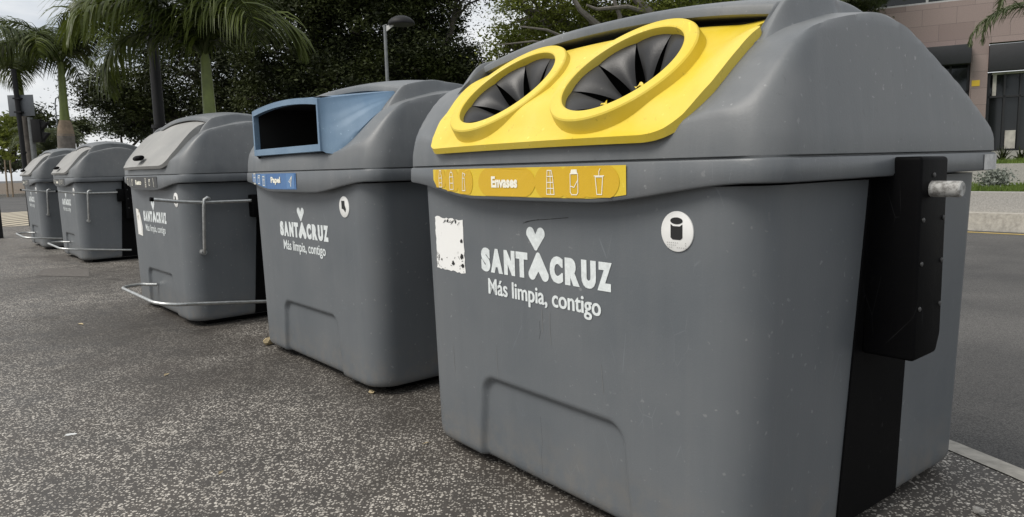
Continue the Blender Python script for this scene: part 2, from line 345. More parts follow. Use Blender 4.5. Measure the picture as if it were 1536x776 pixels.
class MB:
    def __init__(s): s.v, s.f = [], []
    def add(s, v, f):
        n = len(s.v); s.v += [tuple(x) for x in v]; s.f += [tuple(i + n for i in q) for q in f]; return s
    def box(s, a, b):
        (x0, y0, z0), (x1, y1, z1) = a, b
        return s.add([(x0, y0, z0), (x1, y0, z0), (x1, y1, z0), (x0, y1, z0), (x0, y0, z1), (x1, y0, z1), (x1, y1, z1), (x0, y1, z1)],
                     [(3, 2, 1, 0), (4, 5, 6, 7), (0, 1, 5, 4), (1, 2, 6, 5), (2, 3, 7, 6), (3, 0, 4, 7)])
    def tube(s, pts, rad, n=10, cap=True):
        pts = [Vector(p_) for p_ in pts]; rad = rad if isinstance(rad, (list, tuple)) else [rad] * len(pts)
        V, Fc = [], []; prev = None
        for i, p_ in enumerate(pts):
            d = (pts[min(i + 1, len(pts) - 1)] - pts[max(i - 1, 0)]).normalized()
            if prev is None:
                a = d.orthogonal().normalized()
            else:
                a = (prev - d * prev.dot(d)).normalized()
            prev = a; b = d.cross(a)
            for k in range(n):
                t = 2 * math.pi * k / n; V.append(p_ + (a * math.cos(t) + b * math.sin(t)) * rad[i])
        for i in range(len(pts) - 1):
            for k in range(n):
                k2 = (k + 1) % n; Fc.append((i * n + k, i * n + k2, (i + 1) * n + k2, (i + 1) * n + k))
        if cap:
            Fc.append(tuple(range(n - 1, -1, -1))); Fc.append(tuple((len(pts) - 1) * n + k for k in range(n)))
        return s.add(V, Fc)
    def obj(s, name, mat, parent=None, smooth=40, bevel=0, seg=2):
        me = mesh(name, s.v, s.f)
        if bevel:
            bm = bmesh.new(); bm.from_mesh(me)
            bmesh.ops.recalc_face_normals(bm, faces=bm.faces)
            bmesh.ops.bevel(bm, geom=list(bm.edges), offset=bevel, segments=seg, affect='EDGES', profile=.5, clamp_overlap=True)
            bm.to_mesh(me); bm.free()
        if smooth is not None:
            for p_ in me.polygons: p_.use_smooth = True
            me.set_sharp_from_angle(angle=R(smooth))
        return link(name, me, mat, parent)
def boolean_cut(me, cutters):
    o = bpy.data.objects.new('tmp', me); COL.objects.link(o); cs = []
    for c in cutters:
        co = bpy.data.objects.new('tmpc', c); COL.objects.link(co); cs.append(co)
        md = o.modifiers.new('b', 'BOOLEAN'); md.operation = 'DIFFERENCE'; md.object = co; md.solver = 'EXACT'
    dg = bpy.context.evaluated_depsgraph_get(); dg.update()
    res = bpy.data.meshes.new_from_object(o.evaluated_get(dg))
    for x in cs + [o]: bpy.data.objects.remove(x)
    return res
def smooth_mesh(me, ang):
    for p_ in me.polygons: p_.use_smooth = True
    me.set_sharp_from_angle(angle=R(ang))
def closed_from_grids(top, bot):
    """closed solid from two (n,m,3) grids"""
    n, m = top.shape[:2]; V = np.concatenate([top.reshape(-1, 3), bot.reshape(-1, 3)]); Fc = []; o = n * m
    for i in range(n - 1):
        for j in range(m - 1):
            a, b, c, d = i * m + j, i * m + j + 1, (i + 1) * m + j + 1, (i + 1) * m + j
            Fc.append((a, b, c, d)); Fc.append((d + o, c + o, b + o, a + o))
    ed = [(0, j) for j in range(m)] + [(i, m - 1) for i in range(1, n)] + [(n - 1, j) for j in range(m - 2, -1, -1)] + [(i, 0) for i in range(n - 2, 0, -1)]
    ids = [i * m + j for i, j in ed]
    for k in range(len(ids)):
        a, b = ids[k], ids[(k + 1) % len(ids)]; Fc.append((b, a, a + o, b + o))
    return V, Fc

# ------------------------------------------------------------------ container shape (local: X along the row, -Y the front, Z up)
HB, DB = .850, .738                       # body half length / depth at the foot
HS, DS, SEAM = .957, .772, 1.282          # rim
BOW = .05
def ss(a, b, x): t = np.clip((x - a) / (b - a), 0, 1); return t * t * (3 - 2 * t)
def bow_at(x, hx=HS): return BOW * np.clip(1 - (np.asarray(x) / (hx - .1)) ** 2, 0, 1)
def outline(hx, dy, rf, rb, bow=True, nf=150, nc=12, ns=44, nb=24):
    rf = max(rf, .012); rb = max(rb, .012); P = []
    for t in np.linspace(-1, 1, nf): P.append((t * (hx - rf), -dy))
    for a in np.linspace(-90, 0, nc + 2)[1:-1]: P.append((hx - rf + rf * math.cos(R(a)), -dy + rf + rf * math.sin(R(a))))
    for t in np.linspace(0, 1, ns): P.append((hx, -dy + rf + t * (2 * dy - rf - rb)))
    for a in np.linspace(0, 90, nc + 2)[1:-1]: P.append((hx - rb + rb * math.cos(R(a)), dy - rb + rb * math.sin(R(a))))
    for t in np.linspace(1, -1, nb): P.append((t * (hx - rb), dy))
    for a in np.linspace(90, 180, nc + 2)[1:-1]: P.append((-hx + rb + rb * math.cos(R(a)), dy - rb + rb * math.sin(R(a))))
    for t in np.linspace(1, 0, ns): P.append((-hx, -dy + rf + t * (2 * dy - rf - rb)))
    for a in np.linspace(180, 270, nc + 2)[1:-1]: P.append((-hx + rf + rf * math.cos(R(a)), -dy + rf + rf * math.sin(R(a))))
    P = np.array(P)
    if bow:
        k = np.clip((-P[:, 1] - dy * .3) / (dy * .7), 0, 1)
        P[:, 1] -= bow_at(P[:, 0]) * k
    return P
def rings_mesh(rings, cap_top=False, cap_bot=False):
    n = len(rings[0]); V = np.concatenate(rings); Fc = []
    for i in range(len(rings) - 1):
        for k in range(n):
            k2 = (k + 1) % n; Fc.append((i * n + k, i * n + k2, (i + 1) * n + k2, (i + 1) * n + k))
    if cap_bot: Fc.append(tuple(range(n - 1, -1, -1)))
    if cap_top: Fc.append(tuple((len(rings) - 1) * n + k for k in range(n)))
    return V, Fc
_cy = np.array([-1.0, -.90, -.85, -.80, -.75, -.69, -.62, -.54, -.44, -.33, -.22, -.10, .05, .18, .40, .59, .735, .80, .9])
_cz = np.array([1.30, 1.315, 1.325, 1.345, 1.375, 1.435, 1.500, 1.560, 1.615, 1.658, 1.684, 1.692, 1.668, 1.615, 1.515, 1.405, 1.31, 1.24, 1.15])
_fy = np.linspace(-1, .9, 761); _fz = np.interp(_fy, _cy, _cz)
_k = np.ones(31) / 31
_fz = np.convolve(np.pad(_fz, 15, mode='edge'), _k, 'valid'); _fz = np.convolve(np.pad(_fz, 15, mode='edge'), _k, 'valid')
ARCH = .07
def lid_top(x, y):
    x = np.asarray(x, float); y = np.asarray(y, float)
    yy = y + bow_at(x) * np.clip((-y - .62) / .18, 0, 1)
    cheek = (.050 * np.exp(-((y + .58) / .17) ** 2) + .015 * ss(.3, -.2, y)) * ss(.58, .78, np.abs(x))
    return np.interp(yy, _fy, _fz) + cheek + ARCH * np.clip(1 - (x / .90) ** 2, 0, 1) * ss(-.58, -.20, y)
def smin(a, b, k):
    h = np.clip(.5 + .5 * (b - a) / k, 0, 1); return b * (1 - h) + a * h - k * h * (1 - h)

def body_mesh():
    zs = np.concatenate([[.044, .045, .050, .062, .080], np.linspace(.10, .46, 34), np.linspace(.50, 1.20, 12)])
    rings = []
    for i, z in enumerate(zs):
        inset = [.05, .028, .012, .004, .0][i] if i < 5 else 0
        t = max(0, (z - .04) / 1.14)
        P = outline(HB + .034 * t - inset, DB + .006 * t - inset, .145, .10, bow=False)
        # pressed recess at the foot of the front
        hw = .440 - .045 * np.clip(z / .40, 0, 1)
        m = (np.abs(P[:, 1] + DB + .006 * t - inset) < .02)
        x = P[:, 0] + .005
        r = .065
        qx = np.abs(x) - (hw - r); qz = z - (.405 - r)
        d = np.where((qx > 0) & (qz > 0), np.hypot(np.maximum(qx, 0), np.maximum(qz, 0)), np.maximum(qx, qz)) - r
        P[:, 1] += np.where(m, .026 * ss(.010, -.016, d), 0)
        rings.append(np.column_stack([P, np.full(len(P), z)]))
    V, Fc = rings_mesh(rings, True, True)
    return mesh('body', V, Fc, 50)
def rim_bottom(x, y):
    return 1.208 - .062 * ss(.90, .30, np.abs(x)) * ss(-.45, -.70, y)
def rim_mesh():
    po = outline(HS, DS, .115, .12); pi = outline(HS - .03, DS - .03, .085, .09); pb = outline(HB + .03, DB + .0, .145, .10, bow=False)
    zb = rim_bottom(po[:, 0], po[:, 1])
    c = np.full(len(po), 1.0)
    def ins(e): return outline(HS - e, DS - e, .115 - e, .12 - e)
    rings = [np.column_stack([pb, zb + .012]), np.column_stack([ins(.012), zb + .001]), np.column_stack([ins(.004), zb + .004]), np.column_stack([ins(.0), zb + .012]),
             np.column_stack([ins(.002), c * (SEAM - .014)]), np.column_stack([ins(.005), c * (SEAM - .008)]), np.column_stack([ins(.012), c * (SEAM - .006)]), np.column_stack([pi, c * (SEAM - .006)])]
    rings += [np.column_stack([outline(HS - .2, DS - .2, .04, .04), c * (SEAM - .006)])]
    V, Fc = rings_mesh(rings, True)
    return mesh('rim', V, Fc, 40)
def rim_front_y(x, z):
    return -DS - bow_at(x)
def lid_mesh(cut=None):
    ds = [0, .002, .005, .009, .013, .018, .023, .028, .033, .038, .043, .048, .054, .060, .067, .075] + list(np.arange(.084, .42, .0105)) + [.44, .47, .50, .55, .60, .65, .70, .74, .765]
    rings = []
    for d in ds:
        P = outline(HS - .004 - d, DS - .004 - d, .13 + .17 * float(ss(0, .055, np.array(d))) - d, .13 + .10 * float(ss(0, .055, np.array(d))) - d)
        E = SEAM + .03 + 8.2 * np.minimum(d, .2)
        z = smin(lid_top(P[:, 0], P[:, 1]), E, .04)
        if d == 0: z = np.full(len(P), SEAM + .0015)
        else: z = np.maximum(z, SEAM + .006)
        rings.append(np.column_stack([P, z]))
    bot = rings[0].copy(); bot[:, 2] = SEAM + .0005
    b2 = np.column_stack([outline(HS - .014, DS - .014, .10, .11), np.full(len(bot), SEAM - .004)])
    b3 = b2.copy(); b3[:, 2] = SEAM - .0085
    V, Fc = rings_mesh([b3, b2, bot] + rings, True, True)
    me = mesh('lid', V, Fc)
    if cut: me = boolean_cut(me, cut)
    smooth_mesh(me, 40)
    return me
_hy = np.array([-.7, -.44, -.30, -.15, 0, .2, .4, .6, .75]); _hz = np.array([1.70, 1.787, 1.817, 1.832, 1.822, 1.765, 1.675, 1.545, 1.43])
_gz = np.convolve(np.pad(np.interp(_fy, _hy, _hz), 25, mode='edge'), np.ones(51) / 51, 'valid')
def hood_z(x, y): return np.interp(y, _fy, _gz) + .006 - .072 * (np.abs(x) / .8) ** 2.2
def hood_mesh():
    xs = np.concatenate([np.linspace(-.815, -.725, 56), np.linspace(-.705, .705, 61), np.linspace(.725, .815, 56)])
    cols = []
    for x in xs:
        ax = abs(x); lobe = float(ss(.735, .770, np.array(ax)))
        yv = -.44 - .15 * lobe
        ys = np.concatenate([yv + np.array([0, .006, .016, .03]), np.linspace(yv + .045, .70, 70)])
        edge = .806 - .026 * ss(-.22, -.10, ys)
        side = ss(edge, edge - .026, np.full_like(ys, ax))
        hz = hood_z(np.full_like(ys, x), ys) + .016 * lobe * ss(-.10, -.26, ys)
        lz = lid_top(np.full_like(ys, x), ys)
        rise = (1 - lobe) + lobe * ss(0, .17, ys - yv)
        amt = side * rise * ss(.70, .60, ys)
        top = lz - .008 + np.maximum(hz - lz + .008, 0) * amt
        top[0] -= .010 * (1 - lobe); top[1] -= .003 * (1 - lobe)
        zt = top[0]; lip = .026 * (1 - lobe) + .0008
        k = float(ss(.0, .22, np.array(lobe)))
        zl = float(lid_top(x, yv)) - .010; zin = float(lid_top(x, yv + .15)) - .012
        zlip = (zt - lip) * (1 - k) + min(zl, zt - .001) * k
        pre = [(x, yv + .155, min(zin, zlip - .002) if k < .5 else zin), (x, yv + .15, (zlip - .002) * (1 - k) + zin * k + .001 * k), (x, yv + .006, zlip), (x, yv, zlip + .004)]
        cols.append(pre + [(x, y, z) for y, z in zip(ys, top)] + [(x, .705, float(lid_top(x, .70)) - .03)])
    G = np.array(cols); n, m = G.shape[:2]
    Fc = [(i * m + j, (i + 1) * m + j, (i + 1) * m + j + 1, i * m + j + 1) for i in range(n - 1) for j in range(m - 1)]
    return mesh('hood', G.reshape(-1, 3), Fc, 42)
_wy = np.array([-.81, -.79, -.76, -.70, -.62, -.52, -.42, -.30]); _ww = np.array([.0, .045, .085, .130, .155, .170, .172, .172])
def panel_grid(off_fn, w0=.585, y0=-.808, y1=-.385, n=90, m=100, rc=.035):
    """fan-shaped panel in the lid's front slope: wider at the top"""
    G = np.zeros((m, n, 3)); B = np.zeros((m, n, 3))
    for i, t in enumerate(np.linspace(0, 1, m) ** 1.5):
        y = y0 + (y1 - y0) * t; s = t * .60
        wd = w0 + float(np.interp(y, _wy, _ww))
        if s < rc: wd -= rc - math.sqrt(max(0, rc * rc - (rc - s) ** 2))
        x = np.linspace(-wd * (1 - .06 * min(1, t * 3)), wd * (1 + .02 * min(1, t * 3) - .075 * float(ss(.62, .80, np.array(t)))), n)
        yy = y - bow_at(x) * np.clip((-y - .62) / .18, 0, 1) * .8
        z = lid_top(x, yy)
        u = np.linspace(-1, 1, n)
        o = off_fn(t, u)
        G[i] = np.column_stack([x, yy - .55 * o, z + .83 * o]); B[i] = np.column_stack([x, yy + .008, z - .018])
    return G, B
SL = R(39.6)
AX = Vector((0, -math.sin(SL), math.cos(SL))); AT = Vector((0, math.cos(SL), math.sin(SL))); AXX = Vector((1, 0, 0))
def yoff(t, u): return .005 + .025 * ss(0, .25, np.full_like(u, t)) + (.034 * ss(.02, .30, np.full_like(u, t))) * (1 - np.abs(u) ** 2.5)
RING_R, RING_O = .221, .266
def ring_center(i):
    return Vector(((-.31, .31)[i], -.648, 1.584))
def cyl_mesh(c, r, a, b, n=72):
    V = []
    for h in (a, b):
        for k in range(n):
            t = 2 * math.pi * k / n; V.append(c + AX * h + (AXX * math.cos(t) + AT * math.sin(t)) * r)
    Fc = [(k, (k + 1) % n, n + (k + 1) % n, n + k) for k in range(n)] + [tuple(range(n - 1, -1, -1)), tuple(range(n, 2 * n))]
    return mesh('cyl', V, Fc)
def lathe(c, prof, n=80, closed=True):
    V = []; m = len(prof)
    for k in range(n):
        t = 2 * math.pi * k / n; d = AXX * math.cos(t) + AT * math.sin(t)
        for r, h in prof: V.append(c + d * r + AX * h)
    Fc = []
    for k in range(n):
        k2 = (k + 1) % n
        for j in range(m if closed else m - 1):
            j2 = (j + 1) % m; Fc.append((k * m + j, k * m + j2, k2 * m + j2, k2 * m + j))
    return V, Fc

# flat artwork helpers ------------------------------------------------
class Art:
    """2-D polygons laid on a curved or flat front by a mapping (x, z, proud) -> 3-D"""
    def __init__(s): s.v, s.f = [], []
    def poly(s, pts): n = len(s.v); s.v += list(pts); s.f.append(tuple(range(n, n + len(pts)))); return s
    def quadgrid(s, x0, x1, z0, z1, n=24, shape=None):
        b = len(s.v)
        for i in range(n + 1):
            x = x0 + (x1 - x0) * i / n
            a, c = (z0, z1) if shape is None else shape(x)
            s.v += [(x, a), (x, c)]
        for i in range(n): s.f.append((b + 2 * i, b + 2 * i + 2, b + 2 * i + 3, b + 2 * i + 1))
        return s
    def line(s, pts, wd=.003, closed=False):
        pts = list(pts) + ([pts[0]] if closed else [])
        for (x0, z0), (x1, z1) in zip(pts, pts[1:]):
            d = math.hypot(x1 - x0, z1 - z0) or 1; ux, uz = (x1 - x0) / d * wd / 2, (z1 - z0) / d * wd / 2
            s.poly([(x0 - ux + uz, z0 - uz - ux), (x1 + ux + uz, z1 + uz - ux), (x1 + ux - uz, z1 + uz + ux), (x0 - ux - uz, z0 - uz + ux)])
        return s
    def ellipse(s, cx, cz, rx, rz, n=28, zclip=None):
        P = [(cx + rx * math.cos(2 * math.pi * k / n), cz + rz * math.sin(2 * math.pi * k / n)) for k in range(n)]
        if zclip: P = [(x, min(max(z, zclip[0]), zclip[1])) for x, z in P]
        return s.poly(P)
    def obj(s, name, mat, parent, mp_, proud):
        me = mesh(name, [mp_(x, z, proud) for x, z in s.v], s.f)
        return link(name, me, mat, parent)
def flat_front(x, z, p_): return (x, -DB - .006 * (z - .04) / 1.14 - p_, z)
def rim_front(x, z, p_): return (x, float(rim_front_y(x, z)) - p_, z)
def text_polys(txt, x0, x1, z0, z1, bold=.03, keep_aspect=False):
    cu = bpy.data.curves.new('t', 'FONT'); cu.body = txt; cu.size = 1; cu.offset = bold; cu.resolution_u = 4; cu.fill_mode = 'FRONT'
    o = bpy.data.objects.new('t', cu); COL.objects.link(o)
    dg = bpy.context.evaluated_depsgraph_get(); dg.update()
    me = bpy.data.meshes.new_from_object(o.evaluated_get(dg)); bpy.data.objects.remove(o)
    v = np.array([x.co[:2] for x in me.vertices]); f = [tuple(p_.vertices) for p_ in me.polygons]
    a, b = v.min(0), v.max(0)
    v = (v - a) / (b - a) * [x1 - x0, z1 - z0] + [x0, z0]
    return [tuple(q) for q in v], f
def add_text(art, *a, **k):
    v, f = text_polys(*a, **k); n = len(art.v); art.v += v; art.f += [tuple(i + n for i in q) for q in f]; return art
def heart_pts(cx, z_top, z_bot, hw, flip=False, n=14):
    """tall V heart: two rounded lobes and a long narrowing foot"""
    r = hw * .52; P = []
    for k in range(n + 1):
        a = math.pi * (1.08 - 1.0 * k / n) ; P.append((-hw + r + r * math.cos(a), -r + r * math.sin(a)))
    P.append((0, -r * 1.15))
    for k in range(n + 1):
        a = math.pi * (.92 - 1.0 * k / n); P.append((hw - r + r * math.cos(a), -r + r * math.sin(a)))
    H = z_top - z_bot
    for k in range(7):
        a = math.pi * (-.05 - .9 * k / 6); P.append((.26 * hw * math.cos(a), -H + .26 * hw + .26 * hw * math.sin(a)))
    if flip: return [(cx + x, z_bot + (-z)) for x, z in P]
    return [(cx + x, z_top + z) for x, z in P]

def chevron(cx, z0, h, hw, r, ra, notch, up=True, n=8):
    """A-shaped chevron with round feet (or, turned over, a V-shaped heart)"""
    P = [(-hw + r + r * math.cos(R(a)), r + r * math.sin(R(a))) for a in np.linspace(160, 335, n * 2)] + [(0, notch)]
    P += [(hw - r + r * math.cos(R(a)), r + r * math.sin(R(a))) for a in np.linspace(205, 380, n * 2)]
    P += [(ra * math.cos(R(a)), h - ra + ra * math.sin(R(a))) for a in np.linspace(20, 160, n)]
    return [(cx + x, z0 + (z if up else h - z)) for x, z in P]
def slogan(parent):
    a = Art()
    for ch, xa, xb in (('S', -.381, -.318), ('A', -.316, -.236), ('N', -.228, -.158), ('T', -.152, -.080), ('C', .046, .118), ('R', .128, .204), ('U', .212, .284), ('Z', .290, .358)):
        add_text(a, ch, xa, xb - .005, .853, .950, bold=.070)
    a.poly(chevron(-.018, .851, .105, .058, .0215, .014, .034))
    a.poly(chevron(-.030, .962, .086, .053, .0235, .011, .026, False))
    a.obj('lettering', M['letter'], parent, flat_front, .0015)
    a2 = Art()
    for ch, xa, xb in (('S', -.381, -.318), ('A', -.316, -.236), ('N', -.228, -.158), ('T', -.152, -.080), ('C', .046, .118), ('R', .128, .204), ('U', .212, .284), ('Z', .290, .358)):
        add_text(a2, ch, xa + .005, xb, .853, .950, bold=.070)
    a2.obj('lettering', M['letter'], parent, flat_front, .0019)
    for k in range(3):
        b = Art(); add_text(b, 'Más limpia, contigo', -.338 + .0022 * k, .3015 + .0022 * k, .744 + .001 * (k % 2), .827 + .001 * (k % 2), bold=.008)
        b.obj('lettering', M['letter'], parent, flat_front, .0015 + .0004 * k)

ICONS = {}
def icon(art, kind, cx, cz, h, wd=.0028):
    L = lambda pts, c=False: art.line([(cx + x * h, cz + z * h) for x, z in pts], wd, c)
    if kind == 'bottle': L([(-.18, -.5), (.18, -.5), (.18, .12), (.10, .3), (.10, .5), (-.10, .5), (-.10, .3), (-.18, .12)], True); L([(-.18, .05), (.18, .05)]); L([(-.18, -.25), (.18, -.25)])
    elif kind == 'carton': L([(-.2, -.5), (.2, -.5), (.2, .2), (.1, .45), (-.1, .45), (-.2, .2)], True); L([(-.2, .2), (.2, .2)]); L([(-.2, -.15), (.2, -.15)]); L([(0, .45), (0, .56)])
    elif kind == 'spray': L([(-.15, -.5), (.15, -.5), (.1, .2), (-.1, .2)], True); L([(-.1, .2), (-.05, .5), (.2, .42)]); L([(.2, .42), (.1, .3)])
    elif kind == 'jar': L([(-.2, -.5), (.28, -.5), (.2, .2), (.12, .5), (-.14, .5), (-.16, .2)], True); L([(-.18, 0), (.22, 0)]); L([(-.19, -.25), (.25, -.25)]); L([(-.16, .25), (.2, .25)]); L([(.05, .5), (.05, -.5)])
    elif kind == 'can': L([(-.22, -.4), (-.14, -.5), (.14, -.5), (.22, -.4), (.22, .35), (-.22, .35)], True); art.poly([(cx - .2 * h, cz + .36 * h), (cx + .2 * h, cz + .36 * h), (cx + .16 * h, cz + .52 * h), (cx - .16 * h, cz + .52 * h)]); L([(-.22, -.15), (0, -.2), (.22, .1)])
    elif kind == 'cup': L([(-.2, .2), (-.12, -.5), (.14, -.5), (.2, .2)], True); L([(-.26, .24), (.26, .24)]); L([(0, .24), (0, .42), (.06, .52)])
    elif kind == 'book': L([(-.26, -.4), (.26, -.4), (.26, .4), (-.26, .4)], True); L([(0, -.4), (0, .4)]); L([(-.2, .1), (-.06, .1)]); L([(.06, .1), (.2, .1)])
    elif kind == 'plane': L([(-.3, .0), (.32, .42), (.05, -.42), (-.02, -.08)], True); L([(-.02, -.08), (.32, .42)])
    elif kind == 'box': L([(-.26, -.35), (.26, -.35), (.26, .2), (-.26, .2)], True); L([(-.26, .2), (-.12, .42), (.4, .42), (.26, .2)]); L([(0, .2), (.1, .42)])
    elif kind == 'bar': L([(-.12, .5), (.14, -.5)])

def rim_sticker(parent, kind):
    zb = lambda x: float(rim_bottom(np.array(x), np.array(-.78))) + .016
    zt = lambda x: SEAM - .016
    if kind == 'yellow':
        x0, x1, A, B = -.640, .485, 'st_yellow', 'st_orange'
        s = Art().quadgrid(x0, x1, 0, 0, 40, lambda x: (zb(x) + max(0, .02 - (x - x0)) * 1.2, zt(x)))
        s = s.obj('sticker', M[A], parent, rim_front, .0022)
        c = Art()
        for cx, rx in ((-.575, .045), (-.478, .055), (-.375, .06), (-.10, .175), (.155, .085), (.270, .075), (.375, .085)):
            rz = .062 if rx < .1 else .075; cz = (zb(cx) + zt(cx)) / 2
            c.ellipse(cx, cz, rx, rz, 32, (zb(cx) + .002, zt(cx) - .001))
        c.obj('sticker_tint', M[B], s, rim_front, .0036)
        t = Art(); cz = lambda x: (zb(x) + zt(x)) / 2
        add_text(t, 'Envases', -.185, -.025, cz(-.1) - .020, cz(-.1) + .022, bold=.045)
        for k, cx, h in (('bottle', -.572, .068), ('carton', -.478, .072), ('spray', -.382, .070), ('jar', .150, .080), ('can', .268, .080), ('cup', .378, .078)): icon(t, k, cx, cz(cx), h)
        t.obj('lettering', M['st_white'], s, rim_front, .0050)
    elif kind == 'blue':
        x0, x1 = -.70, .12
        s = Art().quadgrid(x0, x1, 0, 0, 40, lambda x: (zb(x) + .004, zt(x))).obj('sticker', M['st_blue'], parent, rim_front, .0022)
        c = Art()
        for a, b in ((-.685, -.595), (-.585, -.495), (-.485, -.385), (-.02, .10)): c.quadgrid(a, b, 0, 0, 4, lambda x: (zb(x) + .008, zt(x) - .003))
        c.obj('sticker_tint', M['st_blue2'], s, rim_front, .0036)
        t = Art(); cz = lambda x: (zb(x) + zt(x)) / 2
        add_text(t, 'Papel', -.29, -.12, cz(-.2) - .020, cz(-.2) + .030, bold=.045)
        for k, cx, h in (('book', -.64, .085), ('box', -.54, .07), ('book', -.435, .075), ('plane', .04, .075)): icon(t, k, cx, cz(cx), h, .004)
        t.obj('lettering', M['st_white'], s, rim_front, .0050)
    else:
        x0, x1 = -.72, .42
        s = Art().quadgrid(x0, x1, 0, 0, 40, lambda x: (zb(x) + .004, zt(x))).obj('sticker', M['st_grey'], parent, rim_front, .0022)
        t = Art(); cz = lambda x: (zb(x) + zt(x)) / 2
        add_text(t, 'Resto', -.235, -.02, cz(-.13) - .020, cz(-.13) + .025, bold=.045)
        for k, cx, h in (('cup', -.60, .075), ('bar', -.48, .07), ('box', -.38, .07), ('bottle', .12, .075), ('box', .23, .065), ('bar', .34, .075)): icon(t, k, cx, cz(cx), h, .005)
        t.obj('lettering', M['st_white'], s, rim_front, .0050)

def disc(parent, x, kind):
    a = Art(); cz = 1.068; n = 40
    V, Fc = [], []
    for r, pr in ((.060, .000), (.060, .0035), (.057, .005)):
        for k in range(n): t = 2 * math.pi * k / n; V.append(flat_front(x + r * math.cos(t), cz + r * math.sin(t), pr))
    for i in range(2):
        for k in range(n): k2 = (k + 1) % n; Fc.append((i * n + k, i * n + k2, (i + 1) * n + k2, (i + 1) * n + k))
    Fc.append(tuple(2 * n + k for k in range(n)))
    d = link('information_disc', mesh('information_disc', V, Fc, 30), M['disc'], parent)
    b = Art()
    if kind == 'can':
        b.poly([(x - .022, cz + .022), (x - .022, cz - .018), (x - .014, cz - .024), (x + .014, cz - .024), (x + .022, cz - .018), (x + .022, cz + .022), (x + .012, cz + .016), (x - .012, cz + .016)])
        b.ellipse(x, cz + .032, .023, .010)
    elif kind == 'paper':
        b.poly([(x - .026, cz + .035), (x + .012, cz + .035), (x + .012, cz + .012), (x + .026, cz - .012), (x + .018, cz - .030), (x - .008, cz - .012), (x - .026, cz - .010)])
    else:
        add_text(b, 'R', x - .020, x + .024, cz - .030, cz + .034, bold=.06)
    b.obj('icon', M['ink'], d, flat_front, .0062)
    if kind == 'can':
        g = Art(); rr = random.Random(4)
        for row in range(3):
            for k in range(10):
                if rr.random() < .75: g.ellipse(x - .034 + k * .0075, cz - .033 - row * .007, .0022, .0018, 6)
        g.obj('braille', M['grey_ink'], d, flat_front, .0062)

def torn_paper(parent):
    r = random.Random(3); P = []
    for (xa, za), (xb, zb_) in (((-.722, .835), (-.500, .828)), ((-.500, .828), (-.508, 1.052)), ((-.508, 1.052), (-.722, 1.062)), ((-.722, 1.062), (-.722, .835))):
        for k in range(14): t = k / 14; P.append((xa + (xb - xa) * t + r.uniform(-.0035, .0035), za + (zb_ - za) * t + r.uniform(-.0035, .0035)))
    p_ = Art().poly(P).obj('paper_notice', M['paper'], parent, flat_front, .0015)
    b = Art()
    def blot(cx, cz, s):
        n = 9; b.poly([(cx + s * r.uniform(.5, 1.2) * math.cos(2 * math.pi * k / n), cz + s * r.uniform(.5, 1.3) * math.sin(2 * math.pi * k / n)) for k in range(n)])
    for cx, cz, s in ((-.52, .965, .010), (-.52, .90, .014), (-.515, .86, .012), (-.59, .866, .012), (-.62, 1.045, .008), (-.56, 1.045, .007), (-.68, .875, .006)): blot(cx, cz, s)
    for k in range(26):
        cx = r.choice([r.uniform(-.715, -.70), r.uniform(-.55, -.51), r.uniform(-.71, -.51)]); cz = r.uniform(.835, .90) if cx > -.70 or r.random() < .5 else r.uniform(.84, .93)
        b.line([(cx, cz), (cx + r.uniform(-.012, .012), cz + r.uniform(-.014, .014))], .0022)
    for k in range(10): cx = r.uniform(-.66, -.53); b.line([(cx, 1.03 + r.uniform(0, .02)), (cx + .015, 1.035 + r.uniform(0, .02))], .002)
    b.obj('torn_print', M['ink'], p_, flat_front, .0030)
def poster(parent):
    P = [(-.63, .715), (-.47, .705), (-.455, .80), (-.50, .90), (-.54, .955), (-.64, .965)]
    p_ = Art().poly(P).obj('poster', M['poster'], parent, flat_front, .0015)
    Art().poly([(-.60, .73), (-.49, .725), (-.485, .82), (-.53, .87), (-.60, .84)]).obj('poster_print', M['paper'], p_, flat_front, .0030)

# shared meshes --------------------------------------------------------
ME_BODY, ME_RIM, ME_HOOD = body_mesh(), rim_mesh(), hood_mesh()
ME_LID_PLAIN = lid_mesh()
c0, c1 = ring_center(0), ring_center(1)
ME_LID_HOLES = lid_mesh([cyl_mesh(c, .245, -.32, .4) for c in (c0, c1)])
bx = MB().box((-.50, -.95, 1.400), (.50, -.32, 1.80)); ME_LID_SLOT = lid_mesh([mesh('c', bx.v, bx.f)])

